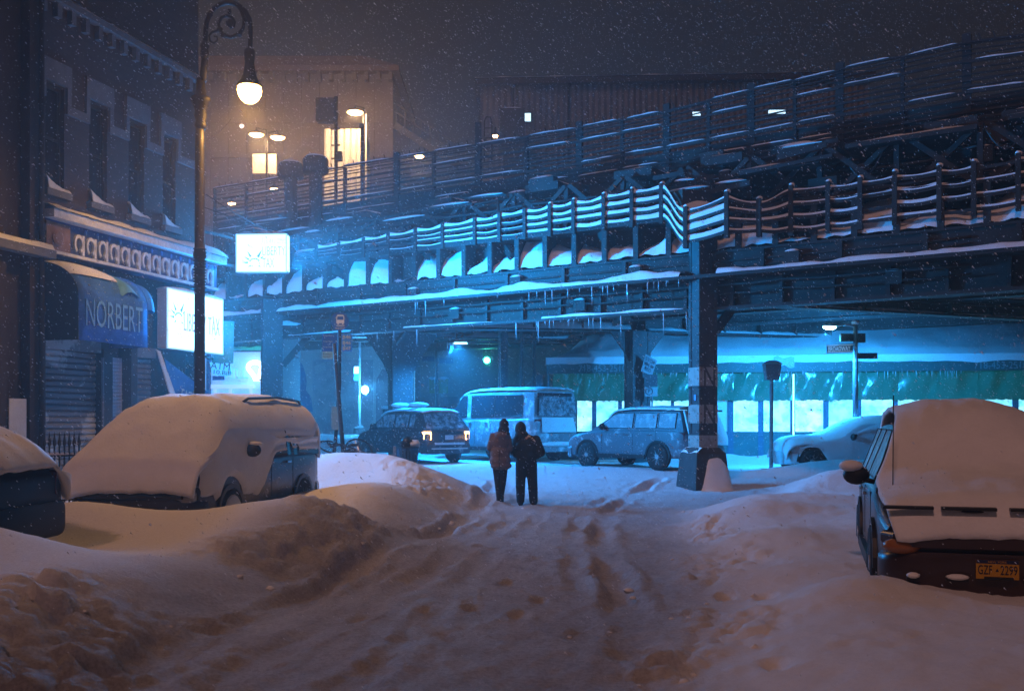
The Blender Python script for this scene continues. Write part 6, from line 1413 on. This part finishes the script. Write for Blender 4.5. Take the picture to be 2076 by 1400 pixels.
# 6. snow-dusted SUV
kd = dict(L=4.75, W=1.9, hood=1.06, belt=1.14, roof=1.74, cowl=1.15, wst=2.0, rend=4.45, wy=(.95,3.75), wr=.38, zlow=.34, nose=.72, top=.83, rear_z=1.15)
DUSTSUV = dust('dusted grey paint', (.12,.13,.15), .26)
dsv = make_car('dusted_suv', 'snow-dusted SUV parked side-on between the van and the big column', 'car', (X(1188,32), 32.0, .30), R(222), body=DUSTSUV, glass=mat('caked glass', (.25,.26,.29), .5, col2=(.6,.6,.63), vscale=4, thr=(.5,.75), bump=.2), rim=ALLOY, snow=[([(1.7,1.55,.75,.06),(2.1,1.76,.77,.05),(3.2,1.80,.78,.05),(4.4,1.78,.77,.05)], .02), ([(4.5,1.72,.74,.03),(4.72,1.2,.84,.02),(4.82,.95,.86,.02),(4.84,.72,.84,.02)], .02)], **kd)
q = MB(); q.box((0, 4.70, 1.70), (1.35,.22,.05)); obj('spoiler', q, BLACK, dsv)
# 7. sedan under snow, lit cyan
pth = [(y, z, max(w_, .90), .34 if 1.4 < y < 4.2 else .2) for y, z, w_, d_ in full_blanket(.90, 1.2, 2.1, .92, 1.42, 4.7, 3.7, 1.8, .85, .58, .95, th=.10)]
sed = make_car('snowed_sedan', 'car wholly coated in snow before the market shed, lit cyan', 'car', (X(1581,28.6), 28.6, .24), R(-88), L=4.7, W=1.8, hood=.88, belt=.92, roof=1.42, cowl=1.2, wst=2.1, rend=3.7, wy=(.62,3.6), body=dust('caked paint', (.5,.5,.52), .6, .6), glass=mat('caked glass', (0,0,0)), rim=ALLOY, snow=[(pth, .03, 4.5)])
def fl2(u, v):
    y = .25+4.3*u; z = .34+1.1*v; f = max(0, (z-.92)/.5); w_ = .9*(1.0-.13*f); z = min(z, interp([(.2,.70),(.9,.90),(1.3,.98),(2.1,1.38),(3.6,1.42),(4.6,1.0)], y))
    cut = .42*math.exp(-((y-.62)/.36)**4) + .42*math.exp(-((y-3.6)/.36)**4)
    return Vector((w_+.055+.02*noise.noise(Vector((u*8, v*4, 2))), y, max(z, .34+cut*.95)))
q = MB(); q.grid(48, 12, fl2); obj('snow_crust', q, mat('crusted snow', (0,0,0)), sed, smooth=True)
for y_, z_ in ((1.75,1.02),(2.35,1.02),(3.1,1.1)):
    q = MB(); q.prism([(.93,y_,z_),(.93,y_+.16,z_+.03),(.93,y_+.12,z_+.09)], (.01,0,0)); obj('bare_patch', q, BLACK, sed)
# ------------------------------------------------------------------ the couple, walking away
def blob(name, parts, m, parent=None, vox=.014, sm=4, loc=(0,0,0), **k):
    """capsules (p0,r0,p1,r1) and ellipsoids (c,(rx,ry,rz)) fused into one continuous surface"""
    q = MB()
    for p in parts:
        if len(p) == 4:
            p0, r0, p1, r1 = Vector(p[0]), p[1], Vector(p[2]), p[3]; q.ball(p0, r0, 14, 10); q.ball(p1, r1, 14, 10); q.tube([p0, p1], [r0, r1], 14)
        else: q.ball(p[0], p[1], 18, 12)
    o = obj(name, q, m, parent, **k)
    md = o.modifiers.new('r', 'REMESH'); md.mode = 'VOXEL'; md.voxel_size = vox; md.use_smooth_shade = True
    md = o.modifiers.new('s', 'SMOOTH'); md.factor = .5; md.iterations = sm
    bake(o); o.data.materials.clear(); o.data.materials.append(m)
    o.data.polygons.foreach_set('use_smooth', [True]*len(o.data.polygons))
    return o
SKIN = mat('skin', (.42,.28,.22), .6)
def hand(c, d, side):
    c, d = Vector(c), Vector(d).normalized(); pr_ = [(c, .032, c + d*.06, .034)]
    sx_ = d.cross(Vector((0,1,0))).normalized()
    for k, l_ in enumerate((.055,.065,.060,.045)): b_ = c + d*.075 + sx_*(.026-.0175*k); pr_.append((b_, .009, b_ + d*l_*.6 + Vector((0,.02,0)), .0075))
    pr_.append((c + sx_*.03*side + d*.02, .011, c + sx_*.055*side + d*.055, .009)); return pr_
def cloth(name, col, v=.25, bump=.35, bscale=14, dustamt=None):
    if dustamt: return mat(name, col, .85, col2=(.45,.45,.48), vscale=16, thr=(.66,.76), bump=bump, bscale=bscale)
    return mat(name, col, .85, var=v, vscale=6, bump=bump, bscale=bscale)
# --- man
mx_, my_ = X(1067, 19.95), 19.95; mz_ = ground_h(mx_, my_, False)-.035
def person(x, y, z, label, body_parts):
    q = MB()
    for p in body_parts:
        if len(p) == 4:
            p0, r0, p1, r1 = Vector(p[0]), p[1], Vector(p[2]), p[3]; q.ball(p0, r0, 12, 8); q.ball(p1, r1, 12, 8); q.tube([p0, p1], [r0, r1], 12)
        else: q.ball(p[0], p[1], 16, 10)
    o = bpy.data.objects.new('person', bpy.data.meshes.new('person')); COL.objects.link(o); o.location = (x, y, z); ROOTM[o.name] = Matrix.Translation(Vector((x, y, z)))
    o.data.from_pydata([tuple(v) for v in q.v], [], q.f); o.data.update()
    md = o.modifiers.new('r', 'REMESH'); md.mode = 'VOXEL'; md.voxel_size = .009; md.use_smooth_shade = True
    md = o.modifiers.new('s', 'SMOOTH'); md.factor = .5; md.iterations = 2
    bake(o); o.data.materials.clear(); o.data.materials.append(SKIN); o.data.polygons.foreach_set('use_smooth', [True]*len(o.data.polygons))
    return tag(o, label, 'person')
hd = (-.115, .05, 1.53)
bodyM = [((0,0,1.0),.13,(0,.01,1.30),.15), ((-.03,.02,1.36),.07,(-.10,.04,1.46),.06), (hd,(.078,.095,.115)), ((-.115,.15,1.51),(.018,.03,.022)), ((-.19,.05,1.53),(.012,.02,.03)), ((-.04,.05,1.53),(.012,.02,.03)),
         ((-.16,0,1.33),.06,(-.24,.02,1.08),.045), ((-.24,.02,1.08),.042,(-.12,.17,.98),.032), ((.17,0,1.32),.06,(.27,.01,1.07),.045), ((.27,.01,1.07),.042,(.14,.16,.98),.032),
         ((-.09,0,.92),.10,(-.10,.02,.5),.065), ((-.10,.02,.5),.06,(-.11,-.01,.09),.04), ((.09,0,.92),.10,(.11,.02,.5),.065), ((.11,.02,.5),.06,(.13,-.05,.09),.04)] + hand((-.10,.18,.97), (.8,.2,-.5), 1) + hand((.12,.17,.97), (-.8,.2,-.5), -1)
man = person(mx_, my_, mz_, 'person in a hooded black jacket and baggy dark trousers, walking away on the right', bodyM)
JK = cloth('black jacket cloth', (.014,.013,.014), dustamt=1); TR = cloth('dark trouser cloth', (.014,.014,.017))
blob('jacket', [((0,0,1.22),(.255,.16,.22)), ((.01,0,1.03),(.245,.165,.16)), ((0,0,.94),(.215,.15,.075)), ((-.02,0,1.34),(.21,.12,.10)),
    ((-.18,0,1.34),.085,(-.25,-.02,1.10),.085), ((-.25,-.02,1.10),.085,(-.15,.15,.98),.07), ((.19,0,1.33),.095,(.29,-.02,1.08),.095), ((.29,-.02,1.08),.09,(.15,.15,.97),.075),
    ((.05,-.12,1.14),(.13,.05,.09)), ((-.09,-.12,1.22),(.12,.05,.08)), ((.03,-.11,1.0),(.15,.05,.05))], JK, man)
blob('hood', [((-.115,.02,1.545),(.115,.135,.15)), ((-.09,-.02,1.42),(.14,.12,.10)), ((-.115,-.02,1.66),(.05,.07,.04))], JK, man)
blob('trousers', [((0,0,.90),(.205,.14,.12)), ((-.105,0,.86),.115,(-.115,.02,.48),.10), ((-.115,.02,.48),.10,(-.115,0,.12),.085), ((.105,0,.86),.115,(.125,.02,.48),.10), ((.125,.02,.48),.10,(.145,-.04,.11),.088), ((-.12,-.03,.40),(.10,.08,.05)), ((.13,-.05,.36),(.105,.08,.05))], TR, man)
for x_, y_ in ((-.115, .06), (.145, -.02)): blob('boot', [((x_, y_-.07, .05),.05,(x_, y_+.10, .04),.042), ((x_, y_-.05, .12),.055,(x_, y_-.05, .06),.055)], cloth('boot leather', (.025,.015,.012)), man, vox=.01)
q = MB(); q.grid(8, 5, lambda u, v: Vector((-.02+.20*u, -.115-.02*math.sin(v*2)+.07*v, 1.37+.06*v-.09*u*u+.01*noise.noise(Vector((u*6,v*6,1)))))); obj('snow_patch', q, SNOW, man, smooth=True)
# --- woman
wx_, wy_ = X(1014, 19.75), 19.75; wz_ = ground_h(wx_, wy_, False)-.035
hw_ = (.075, .05, 1.55)
bodyW = [((0,0,1.0),.11,(.0,.01,1.30),.125), ((.02,.02,1.36),.055,(.065,.04,1.47),.05), (hw_,(.072,.09,.108)), ((.075,.145,1.53),(.015,.026,.02)), ((.005,.05,1.55),(.01,.02,.028)), ((.145,.05,1.55),(.01,.02,.028)),
         ((-.14,0,1.33),.05,(-.20,.02,1.10),.038), ((-.20,.02,1.10),.036,(-.09,.17,1.02),.028), ((.14,0,1.32),.05,(.17,.03,1.08),.038), ((.17,.03,1.08),.036,(.06,.18,1.02),.028),
         ((-.07,0,.92),.09,(-.055,.03,.5),.055), ((-.055,.03,.5),.05,(-.035,-.02,.09),.034), ((.07,0,.92),.09,(.06,.02,.5),.055), ((.06,.02,.5),.05,(.02,.05,.09),.034)] + hand((-.08,.18,1.0), (.8,.2,-.4), 1) + hand((.05,.19,1.0), (-.8,.2,-.4), -1)
wom = person(wx_, wy_, wz_, 'person in a long mauve coat and slim dark leggings, head leaning right, walking away', bodyW)
CT = cloth('mauve coat cloth', (.15,.115,.125), .2); LG_ = cloth('dark leggings', (.016,.015,.018))
blob('coat', [((0,0,1.24),(.20,.135,.20)), ((0,0,1.02),(.205,.14,.20)), ((.0,0,.86),(.215,.15,.16)), ((.02,-.01,.76),(.215,.15,.085)), ((.01,0,1.36),(.17,.105,.09)),
    ((-.14,0,1.35),.072,(-.205,0,1.12),.068), ((-.205,0,1.12),.068,(-.10,.15,1.02),.058), ((.14,0,1.34),.072,(.19,.02,1.10),.068), ((.19,.02,1.10),.066,(.08,.16,1.02),.058),
    ((.03,-.09,1.36),(.13,.07,.08))], CT, wom)
q = MB(); q.beam((-.02,-.165,1.08), (-.01,-.17,.70), .012, .012, up=(0,1,0)); obj('coat_vent', q, DARKPAINT, wom)
blob('hair', [((.075,.025,1.575),(.098,.115,.125)), ((.07,-.03,1.47),(.115,.085,.10)), ((.06,-.02,1.40),(.14,.095,.05)), ((.075,.01,1.67),(.055,.06,.035))], cloth('dark knit', (.02,.017,.017), .4, .5, 30), wom)
blob('leggings', [((0,0,.86),(.165,.12,.10)), ((-.075,0,.84),.095,(-.06,.03,.48),.062), ((-.06,.03,.48),.062,(-.035,-.02,.14),.045), ((.075,0,.84),.095,(.065,.02,.48),.062), ((.065,.02,.48),.062,(.025,.05,.14),.045)], LG_, wom, vox=.011)
for x_, y_ in ((-.03, .0), (.03, .05)): blob('boot', [((x_, y_-.06, .045),.04,(x_, y_+.09, .035),.033), ((x_, y_-.045, .22),.048,(x_, y_-.045, .06),.045)], cloth('boot suede', (.02,.016,.015)), wom, vox=.01)
# ------------------------------------------------------------------ falling snow and the snowy air
import numpy as np
rg = np.random.default_rng(3); NF = 85000
D_ = 4.5 + 36*rg.random(NF)**.66; zt_ = np.minimum(H + (HZ+40)/F*D_, 17); x_ = (rg.uniform(-140, 2220, NF) - 1038)/F*D_; z_ = .2 + (zt_-.2)*rg.random(NF)
C_ = np.stack([x_, D_, z_], 1); sz = rg.choice([.003, .0038, .0046, .0055, .007, .0092], NF)*(.7+.018*D_)
wind = np.array([.75, .1, -.7]); wind /= np.linalg.norm(wind)
e1 = np.cross(wind, [0, 1., 0]); e1 /= np.linalg.norm(e1); e2 = np.cross(wind, e1); an = rg.uniform(0, 6.28, NF)
E_ = (np.cos(an)[:, None]*e1 + np.sin(an)[:, None]*e2); G_ = (-np.sin(an)[:, None]*e1 + np.cos(an)[:, None]*e2)
d_ = wind*(sz*rg.uniform(1.0, 2.0, NF))[:, None]; E_ = E_*(sz*rg.uniform(.5, .9, NF))[:, None]; G_ = G_*(sz*rg.uniform(.4, .8, NF))[:, None]
VV = np.stack([C_+d_, C_-d_+E_, C_-d_*.6-E_*.7+G_, C_-d_*.6-E_*.5-G_], 1).reshape(-1, 3)
b4 = np.arange(NF)[:, None, None]*4; FF = (b4 + np.array([[0,1,2],[0,2,3],[0,3,1],[1,3,2]])[None]).reshape(-1, 3)
fme = bpy.data.meshes.new('falling_snow'); fme.from_pydata(VV.tolist(), [], FF.tolist()); fme.update()
FLK = bpy.data.materials.new('snowflake'); FLK.use_nodes = True; t = FLK.node_tree
tr_ = t.nodes.new('ShaderNodeBsdfTranslucent'); tr_.inputs[0].default_value = (.95,.95,.97,1); mx_s = t.nodes.new('ShaderNodeMixShader'); df_ = t.nodes.new('ShaderNodeBsdfDiffuse'); df_.inputs[0].default_value = (.95,.95,.97,1)
t.links.new(df_.outputs[0], mx_s.inputs[1]); t.links.new(tr_.outputs[0], mx_s.inputs[2]); t.links.new(mx_s.outputs[0], t.nodes['Material Output'].inputs[0])
fme.materials.append(FLK); fo_ = bpy.data.objects.new('falling_snow', fme); COL.objects.link(fo_); tag(fo_, kind='stuff')
hz = MB(); hz.obox((-75, -12, -1.6), (150,0,0), (0,110,0), (0,0,23.6))
HM = bpy.data.materials.new('snowy air'); HM.use_nodes = True; t = HM.node_tree; t.nodes.clear()
o_ = t.nodes.new('ShaderNodeOutputMaterial'); pv = t.nodes.new('ShaderNodeVolumePrincipled')
pv.inputs['Color'].default_value = (.92,.92,.94,1); pv.inputs['Density'].default_value = .0058; pv.inputs['Anisotropy'].default_value = .6
t.links.new(pv.outputs[0], o_.inputs['Volume'])
ho_ = obj('haze', hz, HM, kind='stuff')
